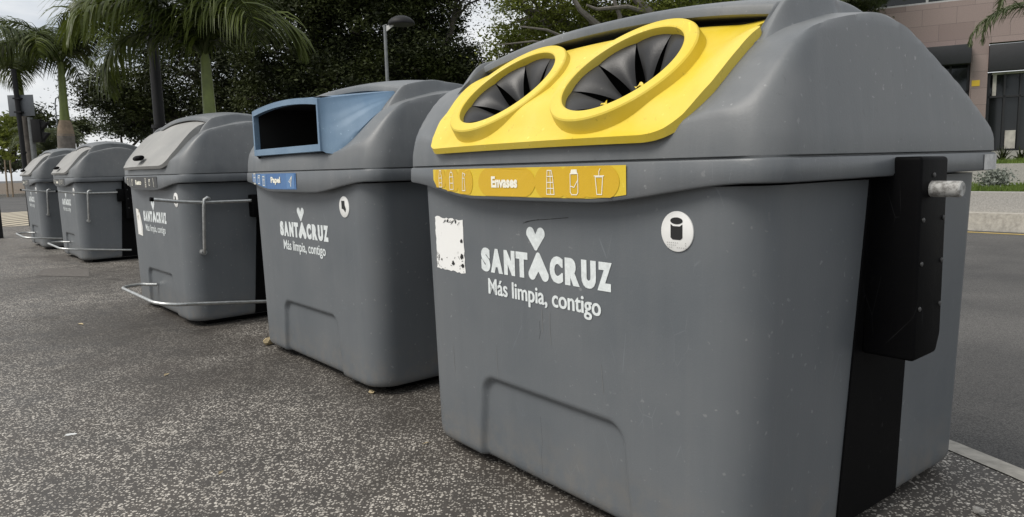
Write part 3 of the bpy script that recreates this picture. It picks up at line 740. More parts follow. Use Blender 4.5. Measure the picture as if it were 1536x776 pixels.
def common(root, lid_me):
    body = link('body', ME_BODY, None, root)
    if not ME_BODY.materials: ME_BODY.materials.append(M['body'])
    link('rim', ME_RIM, None, root)
    if not ME_RIM.materials: ME_RIM.materials.append(M['rim'])
    lid = link('lid', lid_me, None, root)
    if not lid_me.materials: lid_me.materials.append(M['lid'])
    else: lid_me.materials[0] = M['lid']
    link('hood', ME_HOOD, None, lid)
    if not ME_HOOD.materials: ME_HOOD.materials.append(M['lid'])
    # feet
    for sx in (-1, 1):
        MB().box((sx * .62 - .13, -.60, .0), (sx * .62 + .13, .60, .05)).obj('foot', M['black'], root, 30, .01)
    # black channel plate and lifting bracket on each end
    for sx in (-1, 1):
        def X(z): return sx * (HB + .034 * (z - .04) / 1.14)
        V = []; Fc = []; zs_ = np.linspace(.055, 1.203, 8)
        for z in zs_:
            y0 = -.213 + .078 * (z - .1) / 1.1; y1 = .203
            V += [(X(z) - sx * .01, y0, z), (X(z) + sx * .006, y0 + .004, z), (X(z) + sx * .006, y1 - .004, z), (X(z) - sx * .01, y1, z)]
        for i in range(len(zs_) - 1):
            for j in range(3): Fc.append((i * 4 + j, i * 4 + j + 1, i * 4 + j + 5, i * 4 + j + 4))
        Fc += [(0, 1, 2, 3), tuple(len(V) - 4 + k for k in range(4))]
        link('side_plate', mesh('side_plate', V, Fc, 30), M['black'], root)
        mb = MB(); xo = 1.035; prof = [(-.120, .635), (-.120, 1.268), (.068, 1.266), (.068, .700), (.040, .640)]
        xi = .870
        n = len(prof); V = [(sx * xi, y, z) for y, z in prof] + [(sx * xo, y, z + .0) for y, z in prof]
        Fc = [tuple(range(n)), tuple(range(2 * n - 1, n - 1, -1))] + [(i, (i + 1) % n, n + (i + 1) % n, n + i) for i in range(n)]
        mb.add(V, Fc); br = mb.obj('lifting_bracket', M['black'], root, 40, .012, 3)
        if sx > 0:
            for y, z in ((-.095, 1.075), (.045, 1.075), (-.095, .94), (.045, .94), (-.095, .80), (.045, .80), (-.035, 1.21), (-.06, 1.165)):
                MB().tube([(sx * (xo - .001), y, z), (sx * (xo + .003), y, z), (sx * (xo + .0045), y, z)], [.0075, .0075, .005], 10).obj('bolt', M['bolt'], br)
        MB().tube([(sx * (xo - .01), -.045, 1.168), (sx * (xo + .082), -.045, 1.168), (sx * (xo + .086), -.045, 1.168)], [.0245, .0245, .021], 24).obj('lifting_pin', M['white_paint'], br)
        # pale patch at the back corner of the rim
    Vp = []
    po = outline(HS + .0012, DS + .0012, .115, .12)
    sel = [q for q in po if q[0] > .80 and q[1] > .535]
    for q in sel: Vp += [(q[0], q[1], 1.212), (q[0], q[1], 1.268)]
    link('rim_patch', mesh('rim_patch', Vp, [(2 * i, 2 * i + 2, 2 * i + 3, 2 * i + 1) for i in range(len(sel) - 1)], 30), M['patch'], root)

def container(k, label, group=None):
    root = empty('recycling_container', (*POSES[k][:2], 0), POSES[k][2])
    tag(root, label, 'container', 'recycling containers in a row on the pavement')
    return root
POSES = [(0.6973, 3.0829, -0.9176), (-0.7322, 5.0518, -0.8890), (-2.6523, 7.0725, -0.8665), (-6.3565, 11.8902, -0.8749), (-8.3550, 14.1233, -0.8782)]

# 1: yellow -------------------------------------------------------------
A = container(0, 'grey container with yellow panel, two large round holes and yellow rim sticker')
common(A, ME_LID_HOLES); slogan(A); disc(A, .629, 'can'); torn_paper(A); rim_sticker(A, 'yellow')
G, B = panel_grid(yoff)
V, Fc = closed_from_grids(G, B)
me = boolean_cut(mesh('front_panel', V, Fc), [cyl_mesh(c, .246, -.4, .4) for c in (c0, c1)]); smooth_mesh(me, 35)
me.materials.clear()
fp = link('front_panel', me, M['yellow'], A)
for c in (c0, c1):
    prof = [(RING_O + .012, -.068), (RING_O + .010, -.045), (RING_O + .004, -.007), (RING_O, -.002), (RING_O - .006, .0), (RING_R + .006, .0), (RING_R + .001, -.003), (RING_R, -.009), (RING_R + .001, -.034)]
    V, Fc = lathe(c, prof); link('hole_ring', mesh('hole_ring', V, Fc, 24), M['yellow'], fp)
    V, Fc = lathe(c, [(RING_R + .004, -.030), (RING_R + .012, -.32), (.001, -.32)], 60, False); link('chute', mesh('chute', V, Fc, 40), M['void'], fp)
    NP = 9
    for q in range(NP):
        th = 2 * math.pi * (q + .35) / NP; a0 = math.pi / NP * .985
        Vv, Ff = [], []; nr, na = 22, 13
        for i in range(nr):
            rho = i / (nr - 1); r = RING_R + .001 - (RING_R - .050) * rho
            ang = a0 * (1 - .80 * rho ** 1.55); h0 = -.030 - .125 * rho ** 1.4
            for j in range(na):
                u = 2 * j / (na - 1) - 1
                t = th + ang * u * 1.0
                h = h0 + .016 * (1 - u * u) * math.sin(math.pi * min(1, rho * .9 + .1)) - .004
                Vv.append(c + (AXX * math.cos(t) + AT * math.sin(t)) * r + AX * h)
        for i in range(nr - 1):
            for j in range(na - 1): Ff.append((i * na + j, i * na + j + 1, (i + 1) * na + j + 1, (i + 1) * na + j))
        me = mesh('rubber_flap', Vv, Ff, 60); link('rubber_flap', me, M['rubber'], fp)

sc_ = Art(); sc_.line([(-.085, 1.066), (-.03, 1.074), (.02, 1.078), (.085, 1.084), (.15, 1.090)], .0022).line([(-.10, 1.060), (-.06, 1.069), (-.01, 1.077)], .0018).line([(-.02, .70), (-.018, .655), (-.026, .63)], .0009).line([(-.03, .33), (-.022, .24), (-.03, .17), (-.024, .10)], .0009)
sc_.obj('scratch', M['ink'], A, flat_front, .0011)
dr = Art(); dr.line([(-.005, .745), (-.004, .66)], .003).line([(.04, .742), (.038, .69), (.042, .62)], .002).line([(.30, .60), (.31, .50)], .002).line([(-.30, .55), (-.295, .42)], .0022).line([(-.62, .50), (-.615, .38)], .002)
dr.obj('run_mark', M['body_pale'], A, flat_front, .0010)

# 2: blue ---------------------------------------------------------------
Bc = container(1, 'grey container with blue letterbox-style slot hood and blue rim sticker')
common(Bc, ME_LID_SLOT); slogan(Bc); disc(Bc, .588, 'paper'); rim_sticker(Bc, 'blue')
def blue_panel():
    m = 26; n = 41; rows = []; Y0b, Y1b = -.822, -.40
    for i in range(m):
        t = i / (m - 1); y = Y0b + (Y1b - Y0b) * t
        wt = .505 + .19 * t; wb = .512 + float(np.interp(y, _wy, _ww)) * 1.15
        zs_top = lambda x: 1.705 + .045 * t - .030 * (x / wt) ** 2
        side = []
        zb_ = max(float(lid_top(wb, y + .012)) - .012, 1.385 - .3 * t); zt_ = zs_top(wt)
        for s in np.linspace(0, 1, 16):
            c1_ = float(ss(.40, .45, np.array(s))); c2_ = float(ss(.62, .67, np.array(s)))
            e = math.sin(math.pi * min(1, t * 1.2)) * .009
            side.append((wb + (wt - wb) * s + e * (1 - c1_) * (s > .02) - e * (c2_) * (s < .98) * .6, zb_ + (zt_ - zb_) * s))
        row = [(-a, y, z) for a, z in side]
        for x in np.linspace(-wt, wt, n)[1:-1]: row.append((x, y, zs_top(x)))
        row += [(a, y, z) for a, z in reversed(side)]
        rows.append(row)
    Gm = np.array(rows); mm, nn = Gm.shape[:2]; q = 16
    V = list(map(tuple, Gm.reshape(-1, 3))); Fc = [(i * nn + j, i * nn + j + 1, (i + 1) * nn + j + 1, (i + 1) * nn + j) for i in range(mm - 1) for j in range(nn - 1)]
    outer = list(range(nn)); x0, x1, zb_ = -.488, .488, 1.424
    inner = []
    for idx in outer:
        x, y, z = V[idx]
        xi = max(x0, min(x1, x * .955)); zi = 1.672 - .030 * (xi / .488) ** 2
        if idx < q: zi = zb_ + (zi - zb_) * (idx / (q - 1.0)); xi = x0
        if idx > nn - q - 1: zi = zb_ + (zi - zb_) * ((nn - 1 - idx) / (q - 1.0)); xi = x1
        inner.append((xi, zi))
    yf = Y0b - .012
    b0 = len(V); V += [(x, yf, z) for x, z in inner]; b1 = len(V); V += [(x, yf + .035, z) for x, z in inner]
    of = len(V); V += [(V[k][0], yf, V[k][2]) for k in outer]
    for k in range(nn - 1):
        Fc.append((of + k + 1, of + k, b0 + k, b0 + k + 1)); Fc.append((b0 + k + 1, b0 + k, b1 + k, b1 + k + 1)); Fc.append((outer[k], outer[k + 1], of + k + 1, of + k))
    xs = np.linspace(-1, 1, 20); zb0 = V[0][2]; xb0 = V[nn - 1][0]
    k0 = len(V)
    for x in xs: V += [(x * xb0, yf, zb0), (x * .488, yf, zb_), (x * .488, yf + .035, zb_), (x * xb0, yf + .03, zb0 - .004)]
    for k in range(19):
        a_ = k0 + 4 * k
        Fc.append((a_, a_ + 4, a_ + 5, a_ + 1)); Fc.append((a_ + 1, a_ + 5, a_ + 6, a_ + 2)); Fc.append((a_ + 3, a_ + 7, a_ + 4, a_))
    return mesh('slot_hood', V, Fc, 35)
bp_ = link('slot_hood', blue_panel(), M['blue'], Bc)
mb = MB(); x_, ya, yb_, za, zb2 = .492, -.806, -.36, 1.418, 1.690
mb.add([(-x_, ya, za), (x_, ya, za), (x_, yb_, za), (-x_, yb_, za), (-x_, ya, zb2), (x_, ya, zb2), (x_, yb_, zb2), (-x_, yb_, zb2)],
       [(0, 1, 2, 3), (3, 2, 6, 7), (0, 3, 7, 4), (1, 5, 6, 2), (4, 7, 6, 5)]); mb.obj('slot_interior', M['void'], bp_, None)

# 3-5: general waste with pedal -------------------------------------------
def foff(t, u): return .008 + .022 * ss(0, .2, np.full_like(u, t)) + (.055 * ss(.1, .95, np.full_like(u, t))) * (1 - .5 * np.abs(u) ** 3)
def waste(k, label, with_poster):
    root = container(k, label)
    common(root, ME_LID_PLAIN); slogan(root); disc(root, .69, 'R'); rim_sticker(root, 'grey')
    G, B = panel_grid(foff, w0=.60); V, Fc = closed_from_grids(G, B)
    fl = link('flap', mesh('flap', V, Fc, 35), M['flap'], root)
    zf = float(lid_top(0, -.80)) + .03
    V, Fc = [], []; n_ = 16
    for a_, k_ in ((-.086, .15), (-.078, .7), (-.055, 1.0), (.055, 1.0), (.078, .7), (.086, .15)):
        for q in range(n_): th_ = 2 * math.pi * q / n_; V.append((a_, -.835 + .034 * k_ * math.cos(th_) - .012 * math.sin(th_), zf + .020 + .020 * k_ * math.sin(th_) + .014 * math.cos(th_)))
    for i in range(5):
        for q in range(n_): Fc.append((i * n_ + q, i * n_ + (q + 1) % n_, (i + 1) * n_ + (q + 1) % n_, (i + 1) * n_ + q))
    Fc += [tuple(range(n_ - 1, -1, -1)), tuple(5 * n_ + q for q in range(n_))]
    link('flap_handle', mesh('flap_handle', V, Fc, 50), M['black'], fl)
    r = .0145
    for sx in (-1, 1):
        X = sx * .945
        arm = MB(); arm.tube([(X, -.10, 1.045), (X, -.25, 1.04), (X, -.60, 1.045), (X, -.80, 1.062), (X, -1.0, 1.09)], r, 10)
        if sx > 0: ao = arm.obj('lift_arm', M['steel'], root); MB().tube([(X, -.985, 1.088), (X, -1.01, 1.092)], .017, 12).obj('end_cap', M['black'], ao)
        else: continue
        lk = MB(); lk.tube([(X + .0 * sx, -.56, 1.075), (X + .022 * sx, -.585, 1.085), (X + .028 * sx, -.61, 1.07), (X + .022 * sx, -.615, 1.02), (X - .01 * sx, -.625, .68), (X - .03 * sx, -.625, .63)], .013, 10)
        lk.tube([(sx * (HB + .01), -.625, .635), (sx * (HB + .075), -.625, .635)], .022, 12); lk.obj('lift_link', M['steel'], root)
        mb = MB(); mb.box((sx * .875 if sx > 0 else -.975, -.215, .90), (sx * .975 if sx > 0 else -.875, -.075, 1.09)); mb.obj('hinge_box', M['black'], root, 40, .008)
    P = []
    P += [(.945, -.10, .155), (.945, -.75, .225)]
    for a in np.linspace(0, 90, 9): P.append((.945 - .22 + .22 * math.cos(R(a)), -.83 - .20 * math.sin(R(a)), .232 + .035 * a / 90))
    Q = []
    for a in np.linspace(90, 180, 10): Q.append((-.10 + .15 * math.cos(R(a)), -.88 - .15 * math.sin(R(a)) if a < 180 else -.88, .272))
    Q = [(-.10 + .17 * math.cos(R(a)), -.86 - .17 * math.sin(R(a)), .270) for a in np.linspace(90, 190, 11)] + [(-.24, -.80, .265), (-.20, -.725, .26)]
    MB().tube(P + Q, .0155, 10).obj('pedal_bar', M['steel'], root)
    if with_poster: poster(root)
    return root
W3 = waste(2, 'grey waste container with pedal bar and yellow-white poster beside the blue-slot container', True)
W4 = waste(3, 'grey waste container with pedal bar standing between the poster one and the farthest one', False)
W5 = copy_tree(W4); W5.location = (*POSES[4][:2], 0); W5.rotation_euler = (0, 0, POSES[4][2])
W5['label'] = 'farthest grey waste container of the row, next to the striped tactile paving'

#@@SETTING
# ------------------------------------------------------------------ setting. Row frame: X along the row, Y behind it
RO = Vector((.697, 3.083, 0)); RY = -.89
EX = Vector((math.cos(RY), math.sin(RY), 0)); EY = Vector((-math.sin(RY), math.cos(RY), 0))
def row(X, Y, z=0): p_ = RO + EX * X + EY * Y; return (p_.x, p_.y, z)
ROADZ = -.12
def sheet(name, pts, z, mat, kind='structure', label=None, cat=None):
    me = mesh(name, [row(a, b, z) for a, b in pts], [tuple(range(len(pts)))])
    o = link(name, me, mat); tag(o, kind=kind); return o
def prism(name, pts, z0, z1, mat, kind='structure', top_only=False):
    n = len(pts); V = [row(a, b, z0) for a, b in pts] + [row(a, b, z1) for a, b in pts]
    Fc = [tuple(range(n, 2 * n))] + [(i, (i + 1) % n, n + (i + 1) % n, n + i) for i in range(n)]
    bm = bmesh.new(); bm.from_mesh(mesh('t', V, Fc)); me = from_bm(name, bm)
    o = link(name, me, mat)
    if kind: tag(o, kind=kind)
    return o
# asphalt everywhere below, reaching the horizon
sheet('road', [(-900, -900), (900, -900), (900, 900), (-900, 900)], ROADZ, M['asphalt'])
kl = [(-33, 1.12), (-5, 1.12), (-1, 1.11), (0, 1.10), (.45, 1.07), (.78, .985), (1.065, .868), (1.5, .66), (2.2, .25), (3.2, -.5), (5, -2.4), (8, -6.5), (12, -14)]
inner = [(a - .03, b - .105) for a, b in kl]
kn = MB()
n = len(kl); V = []
for (a, b), (c, d) in zip(inner, kl): V += [row(a, b, .004), row(c, d, .002), row(c + .004, d + .012, -.01), row(c + .006, d + .016, ROADZ - .02)]
Fc = [(i * 4 + j, i * 4 + j + 1, (i + 1) * 4 + j + 1, (i + 1) * 4 + j) for i in range(n - 1) for j in range(3)]
tag(link('kerb', mesh('kerb', V, Fc, 40), M['kerb']), kind='structure')
pav = inner + [(12, -60), (-33, -60)]
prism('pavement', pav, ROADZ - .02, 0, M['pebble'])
# tactile strip and service cover set in the pavement
me = mesh('tactile_paving', [(-13.2, 20.6, .004), (-14.6, 18.6, .004), (-22.5, 26.5, .004), (-18.6, 29.5, .004)], [(0, 1, 2, 3)])
tag(link('tactile_paving', me, M['tactile']), kind='structure')
me = mesh('cover', [(-6.65, 10.25, .004), (-5.95, 10.15, .004), (-5.45, 9.3, .004), (-6.3, 9.55, .004)], [(0, 1, 2, 3)])
M['cover'] = plain('grey_service_cover', (.105, .095, .085), .8, 0, .35, 25)
tag(link('service_cover', me, M['cover']), 'flat grey service cover set into the pavement by the waste containers', 'cover')
# far side of the road
Y0 = 12.35
prism('kerb', [(-90, Y0), (70, Y0), (70, Y0 + .32), (-90, Y0 + .32)], ROADZ - .01, .20, M['kerb'])
sheet('road_marking', [(-90, Y0 - .42), (70, Y0 - .42), (70, Y0 - .30), (-90, Y0 - .30)], ROADZ + .004, M['road_paint'])
prism('retaining_wall', [(-90, Y0 + .32), (70, Y0 + .32), (70, Y0 + .70), (-90, Y0 + .70)], ROADZ, .56, M['granite'], None)
tag(bpy.data.objects['retaining_wall'], 'low pale granite wall along the far side of the road', 'wall')
prism('grass', [(-90, Y0 + .70), (70, Y0 + .70), (70, Y0 + 4.2), (-90, Y0 + 4.2)], ROADZ, .54, M['grass'])
prism('terrace_wall', [(-90, Y0 + 4.2), (70, Y0 + 4.2), (70, Y0 + 4.5), (-90, Y0 + 4.5)], ROADZ, 1.02, M['granite'], None)
tag(bpy.data.objects['terrace_wall'], 'second pale wall higher up behind the grass strip', 'wall')
prism('lawn', [(-90, Y0 + 4.5), (70, Y0 + 4.5), (70, Y0 + 60), (-90, Y0 + 60)], ROADZ, 1.0, M['grass'])
# crossing road beyond the end of the pavement, then rough ground
prism('far_kerb', [(-70, -80), (-69.6, -80), (-69.6, 8), (-70, 8)], ROADZ - .01, .12, M['kerb'])
prism('rough_ground', [(-300, -200), (-70, -200), (-70, 8), (-300, 60)], ROADZ - .01, .10, M['soil'])

def pt(u, v, d):
    """a point in the place: direction of the photographed pixel at a measured forward distance d"""
    U, Vv = u - 768, v - 388
    a = U * cr + Vv * sr; b = -U * sr + Vv * cr
    r_ = Vector((a / F, cp + (-b / F) * sp, -sp + (-b / F) * cp)); r_ *= d / r_.y
    return r_ + Vector((0, 0, CAMH))

# ------------------------------------------------------------------ trees
def leaf_cloud(clumps, per, size, spread, seed):
    g = np.random.default_rng(seed); K = len(clumps); n = K * per
    cen = np.repeat(np.array(clumps), per, 0)
    sc = np.repeat(g.uniform(.45, 1.45, K), per)[:, None]
    P = cen + g.normal(0, 1, (n, 3)) * np.array([spread, spread, spread * .55]) * sc
    a = g.normal(0, 1, (n, 3)); a[:, 2] *= .6; a /= np.linalg.norm(a, axis=1)[:, None]
    b = np.cross(a, g.normal(0, 1, (n, 3))); b /= np.linalg.norm(b, axis=1)[:, None]
    L = (size * g.uniform(.6, 1.3, n) * np.repeat(g.uniform(.65, 1.35, K), per))[:, None]; W = L * .42
    V = np.stack([P - a * L * .5, P + b * W * .5 , P + a * L * .5, P - b * W * .5], 1).reshape(-1, 3)
    me = bpy.data.meshes.new('crown')
    me.vertices.add(n * 4); me.vertices.foreach_set('co', V.ravel())
    me.loops.add(n * 4); me.loops.foreach_set('vertex_index', np.arange(n * 4, dtype=np.int32))
    me.polygons.add(n); me.polygons.foreach_set('loop_start', np.arange(0, n * 4, 4, dtype=np.int32))
    me.update(calc_edges=True); me.validate()
    return me
def tree(base, blobs, n_clump, per, size, spread, leafm, barkm, label, seed, trunk_r=.35, group='trees beyond the road', fork=None, branch_r=.05, vis_branches=0, boughs=()):
    """blobs: (centre, radii) ellipsoids the crown fills"""
    g = np.random.default_rng(seed); base = Vector(base)
    root = empty('tree', base); tag(root, label, 'tree', group)
    vol = np.array([b[1][0] * b[1][1] * b[1][2] for b in blobs]) ** .66; vol /= vol.sum()
    clumps = []; own = []
    for i, (c_, r_) in enumerate(blobs):
        for _ in range(max(6, int(n_clump * vol[i]))):
            d = g.normal(0, 1, 3); d /= np.linalg.norm(d); rr = g.uniform(.25, 1) ** .45
            clumps.append(np.array(c_) + d * rr * np.array(r_)); own.append(i)
    cl = np.array(clumps) - np.array(base)
    link('crown', leaf_cloud(cl, per, size, spread, seed + 1), leafm, root)
    fork = Vector(fork) - base if fork is not None else Vector((0, 0, (np.array([b[0][2] for b in blobs]).mean() - base.z) * .45))
    mb = MB(); pts = [Vector((0, 0, -.3))] + [fork * t + Vector((math.sin(t * 5 + seed) * .12, math.cos(t * 4) * .1, 0)) for t in (.35, .7, 1)]
    mb.tube(pts, [trunk_r * 1.25, trunk_r, trunk_r * .85, trunk_r * .75], 10)
    mb.obj('trunk', barkm, root)
    lm = MB()
    for i, (c_, r_) in enumerate(blobs):
        c = Vector(c_) - base; mid = fork.lerp(c, .5) + Vector((g.normal(0, .3), g.normal(0, .3), .5))
        lm.tube([fork, fork.lerp(mid, .55) + Vector((0, 0, .2)), mid, c], [trunk_r * .6, trunk_r * .45, trunk_r * .34, trunk_r * .2], 8)
        idx = [k for k in range(len(cl)) if own[k] == i]
        g.shuffle(idx)
        for k in idx[:14 + vis_branches]:
            t = Vector(cl[k]); s0 = mid.lerp(c, g.uniform(0, 1)); m1 = s0.lerp(t, .5) + Vector((g.normal(0, .25), g.normal(0, .25), g.uniform(-.1, .35)))
            lm.tube([s0, s0.lerp(m1, .5) + Vector(g.normal(0, .12, 3)), m1, m1.lerp(t, .5) + Vector(g.normal(0, .12, 3)), t], [branch_r * 1.6, branch_r * 1.3, branch_r, branch_r * .6, branch_r * .25], 5, False)
    for P_, r0, r1 in boughs:
        Q_ = [Vector(p_) - base for p_ in P_]; k = len(Q_) - 1
        lm.tube(Q_, [r0 + (r1 - r0) * i / k for i in range(k + 1)], 7)
    lm.obj('limbs', barkm, root)
    return root
def blob(u, v, d, ru, rv, rd=None):
    """ellipsoid crown lobe: photographed size ru x rv pixels at distance d"""
    c = pt(u, v, d); k = d / F * 1.02
    return (tuple(c), (ru * k, rd if rd else (ru + rv) * .5 * k, rv * k))
# big dark trees over the middle
def base_at(u, d, z=1.0): p_ = pt(u, 230, d); return (p_.x, p_.y, z)
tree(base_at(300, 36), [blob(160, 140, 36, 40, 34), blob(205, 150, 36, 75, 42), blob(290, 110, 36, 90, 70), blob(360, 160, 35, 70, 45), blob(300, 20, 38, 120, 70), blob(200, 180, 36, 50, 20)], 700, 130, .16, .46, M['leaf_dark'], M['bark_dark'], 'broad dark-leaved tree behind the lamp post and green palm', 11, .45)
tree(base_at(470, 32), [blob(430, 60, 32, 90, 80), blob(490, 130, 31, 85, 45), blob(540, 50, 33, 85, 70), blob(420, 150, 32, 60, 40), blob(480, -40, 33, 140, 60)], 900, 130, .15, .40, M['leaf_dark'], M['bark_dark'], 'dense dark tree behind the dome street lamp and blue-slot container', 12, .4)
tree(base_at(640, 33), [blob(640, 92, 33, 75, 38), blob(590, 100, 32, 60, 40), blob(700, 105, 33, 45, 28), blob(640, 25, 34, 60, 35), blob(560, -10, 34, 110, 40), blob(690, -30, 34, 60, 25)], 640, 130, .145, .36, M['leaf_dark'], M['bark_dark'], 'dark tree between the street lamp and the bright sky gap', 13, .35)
# lighter tree with visible grey limbs
tree(base_at(930, 23), [blob(790, 20, 22, 62, 42), blob(860, 45, 23, 80, 45), blob(960, 20, 23, 90, 45), blob(770, 75, 23, 38, 22), blob(1050, 20, 24, 70, 40), blob(880, -60, 23, 160, 45)], 520, 95, .12, .28, M['leaf_mid'], M['bark'], 'lighter green tree with grey bare limbs above the yellow-panel container', 14, .3, fork=tuple(pt(930, 95, 23)), branch_r=.045, vis_branches=12, boughs=[
    ([pt(1010, 80, 22), pt(975, 20, 21.6), pt(945, -10, 21.4), pt(900, -40, 21.6), pt(850, -75, 21.8)], .17, .03),
    ([pt(975, 20, 21.6), pt(940, 10, 21.3), pt(895, 14, 21.0), pt(880, 8, 20.9)], .08, .03),
    ([pt(940, 95, 22), pt(905, 45, 21.4), pt(870, 15, 21.0), pt(850, -20, 20.9), pt(815, -50, 21.0)], .13, .02),
    ([pt(900, 90, 22), pt(860, 62, 21.3), pt(820, 45, 20.9), pt(780, 40, 20.6)], .07, .02),
    ([pt(905, 100, 22), pt(850, 70, 21.2), pt(800, 62, 20.9), pt(745, 68, 20.7)], .06, .015),
    ([pt(925, 60, 21.7), pt(930, 25, 21.3), pt(915, -15, 21.2), pt(890, -55, 21.3)], .09, .02)])
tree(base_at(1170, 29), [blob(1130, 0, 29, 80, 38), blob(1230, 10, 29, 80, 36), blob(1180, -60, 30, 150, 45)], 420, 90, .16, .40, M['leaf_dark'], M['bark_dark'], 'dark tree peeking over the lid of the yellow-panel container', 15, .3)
# far trees on the left
tree(base_at(185, 62, .5), [blob(190, 190, 62, 34, 16), blob(240, 195, 62, 40, 14)], 90, 60, .3, .55, M['leaf_far'], M['bark_dark'], 'small distant grey-green tree under the broad dark crown', 16, .25)
tree(base_at(118, 80, .2), [blob(118, 191, 80, 24, 6), blob(122, 186, 80, 14, 4)], 46, 45, .35, .55, M['leaf_dark'], M['bark_dark'], 'distant flat-topped umbrella-shaped tree between palm trunk and far containers', 17, .2)
tree(base_at(55, 85, .2), [blob(55, 180, 85, 24, 20), blob(20, 195, 85, 30, 18)], 90, 50, .4, .7, M['leaf_dark'], M['bark_dark'], 'distant rounded dark tree behind the traffic signal', 18, .25)
# bushes at the left edge
def bush(u, v, d, ru, rv, leafm, label, seed, size=.2, cat='bush', name='bush'):
    c_, r_ = blob(u, v, d, ru, rv); g = np.random.default_rng(seed)
    base = Vector((c_[0], c_[1], c_[2] - r_[2])); root = empty(name, base); tag(root, label, cat, 'shrubs and bushes')
    cl = []
    for _ in range(46):
        q = g.normal(0, 1, 3); q /= np.linalg.norm(q); cl.append(np.array([0, 0, r_[2]]) + q * g.uniform(.2, 1) ** .5 * np.array(r_))
    link('foliage', leaf_cloud(cl, 50, size, .22 * r_[0] ** .5, seed), leafm, root)
    mb = MB()
    for k in cl[:12]: mb.tube([(0, 0, -.2), (k[0] * .4, k[1] * .4, k[2] * .5), tuple(k)], [.04, .03, .012], 5, False)
    mb.obj('stems', M['bark_dark'], root)
bush(18, 205, 46, 34, 34, M['leaf_mid'], 'tall green bush at the left edge behind the sign pole', 31, .3)
bush(15, 246, 60, 40, 10, M['leaf_far'], 'low brownish hedge across the crossing road', 32, .3)
bush(60, 225, 58, 26, 20, M['leaf_mid'], 'green bush behind the traffic signal pole', 33, .3)
bush(98, 205, 70, 25, 12, M['leaf_far'], 'pale green bush behind the thick palm trunk', 34, .3)

# ------------------------------------------------------------------ palms
def frond_mesh(length, droop, seed, n_pair=72, leaf_len=.62, wd=.042, hang=1.35):
    g = np.random.default_rng(seed); V, Fc = [], []
    # rachis in the xz-plane: leaves along +x, rises, then arches over
    S = 30; pts = []; ang = R(52); x = z = 0
    for i in range(S + 1):
        pts.append(Vector((x, 0, z))); t = i / S; ang -= droop * (.35 + 1.3 * t) / S; x += math.cos(ang) * length / S; z += math.sin(ang) * length / S
    mb = MB(); mb.tube(pts, [.035 * (1 - .85 * i / S) for i in range(S + 1)], 6, False)
    V, Fc = list(mb.v), list(mb.f)
    for k in range(n_pair):
        t = .10 + .90 * k / (n_pair - 1); f = t * S; i = min(S - 1, int(f)); p0 = pts[i].lerp(pts[i + 1], f - i); tg = (pts[i + 1] - pts[i]).normalized()
        nrm = Vector((-tg.z, 0, tg.x))
        L = leaf_len * (math.sin(math.pi * min(1, .12 + t * .86)) ** .6) * g.uniform(.85, 1.1)
        for s in (-1, 1):
            el = g.uniform(-.35, .55)
            d = (tg * .55 + Vector((0, s, 0)) * .85 + nrm * el).normalized(); p_ = p0.copy(); w0 = wd * g.uniform(.8, 1.2); b = len(V)
            side = d.cross(Vector((0, 0, 1))).normalized() if abs(d.z) < .95 else tg
            tw = (side * .75 + tg * .4 + nrm * g.uniform(-.4, .4)).normalized()
            for q in range(5):
                ww = w0 * (1, 1.0, .8, .5, .06)[q] * .5
                V.append(p_ - tw * ww); V.append(p_ + tw * ww)
                d = (d + Vector((0, 0, -.34 * hang)) * (.4 + q * .35)).normalized(); p_ = p_ + d * L / 4
            for q in range(4): Fc.append((b + 2 * q, b + 2 * q + 1, b + 2 * q + 3, b + 2 * q + 2))
    return mesh('frond', V, Fc)
FR = [frond_mesh(2.9, R(112), 41, leaf_len=1.05), frond_mesh(2.7, R(140), 42, leaf_len=1.0), frond_mesh(2.9, R(86), 43, leaf_len=1.0), frond_mesh(2.4, R(165), 44, leaf_len=.95)]
for m_ in FR: m_.materials.append(M['palm_leaf'])
FR2 = [frond_mesh(3.0, R(125), 45, 76, .62, .034, .8), frond_mesh(2.8, R(150), 46, 76, .62, .034, .9)]
for m_ in FR2: m_.materials.append(M['palm_leaf2'])
def palm(base, top, trunk_r, shaft_r, shaft_len, fronds, label, scale=1.0, meshes=None, tan=True, shaft=True, seed=0, group='palm trees'):
    base = Vector(base); top = Vector(top); root = empty('palm_tree', base); tag(root, label, 'palm tree', group)
    d = top - base; Ls = d.length; u = d.normalized(); s0 = d - u * shaft_len
    mb = MB(); m = 26; pts, rad = [], []
    for i in range(m + 1):
        t = i / m; pts.append(s0 * t); rad.append(trunk_r * (1.12 - .15 * t) * (1 + .018 * (i % 2)))
    mb.tube(pts, rad, 18); mb.obj('trunk', M['palm_trunk'], root, 70)
    if shaft:
        a = 0
        if tan:
            MB().tube([s0 - u * .05, s0 + u * shaft_len * .10, s0 + u * shaft_len * .20], [trunk_r * .99, trunk_r * .86, shaft_r * 1.45], 18).obj('leaf_sheath', M['tan_shaft'], root, 70); a = .18
        MB().tube([s0 + u * shaft_len * a, s0 + u * shaft_len * .4, s0 + u * shaft_len * .8, d, d + u * .25], [shaft_r * 1.42, shaft_r * 1.15, shaft_r * .95, shaft_r * .8, shaft_r * .3], 18).obj('crownshaft', M['crownshaft'], root, 70)
    g = random.Random(seed); meshes = meshes or FR
    for i, (az, tilt, mi) in enumerate(fronds):
        o = link('frond', meshes[mi % len(meshes)], None, root); o.location = d + u * .02 * i * .3
        o.rotation_euler = (g.uniform(-.25, .25), -R(tilt), R(az)); s = scale * g.uniform(.9, 1.08); o.scale = (s, s, s)
    return root
g = random.Random(5)
def fr(n, t0=-10, t1=32, off=0): return [(off + 360 * i / n + g.uniform(-12, 12), g.uniform(t0, t1), g.randrange(4)) for i in range(n)]
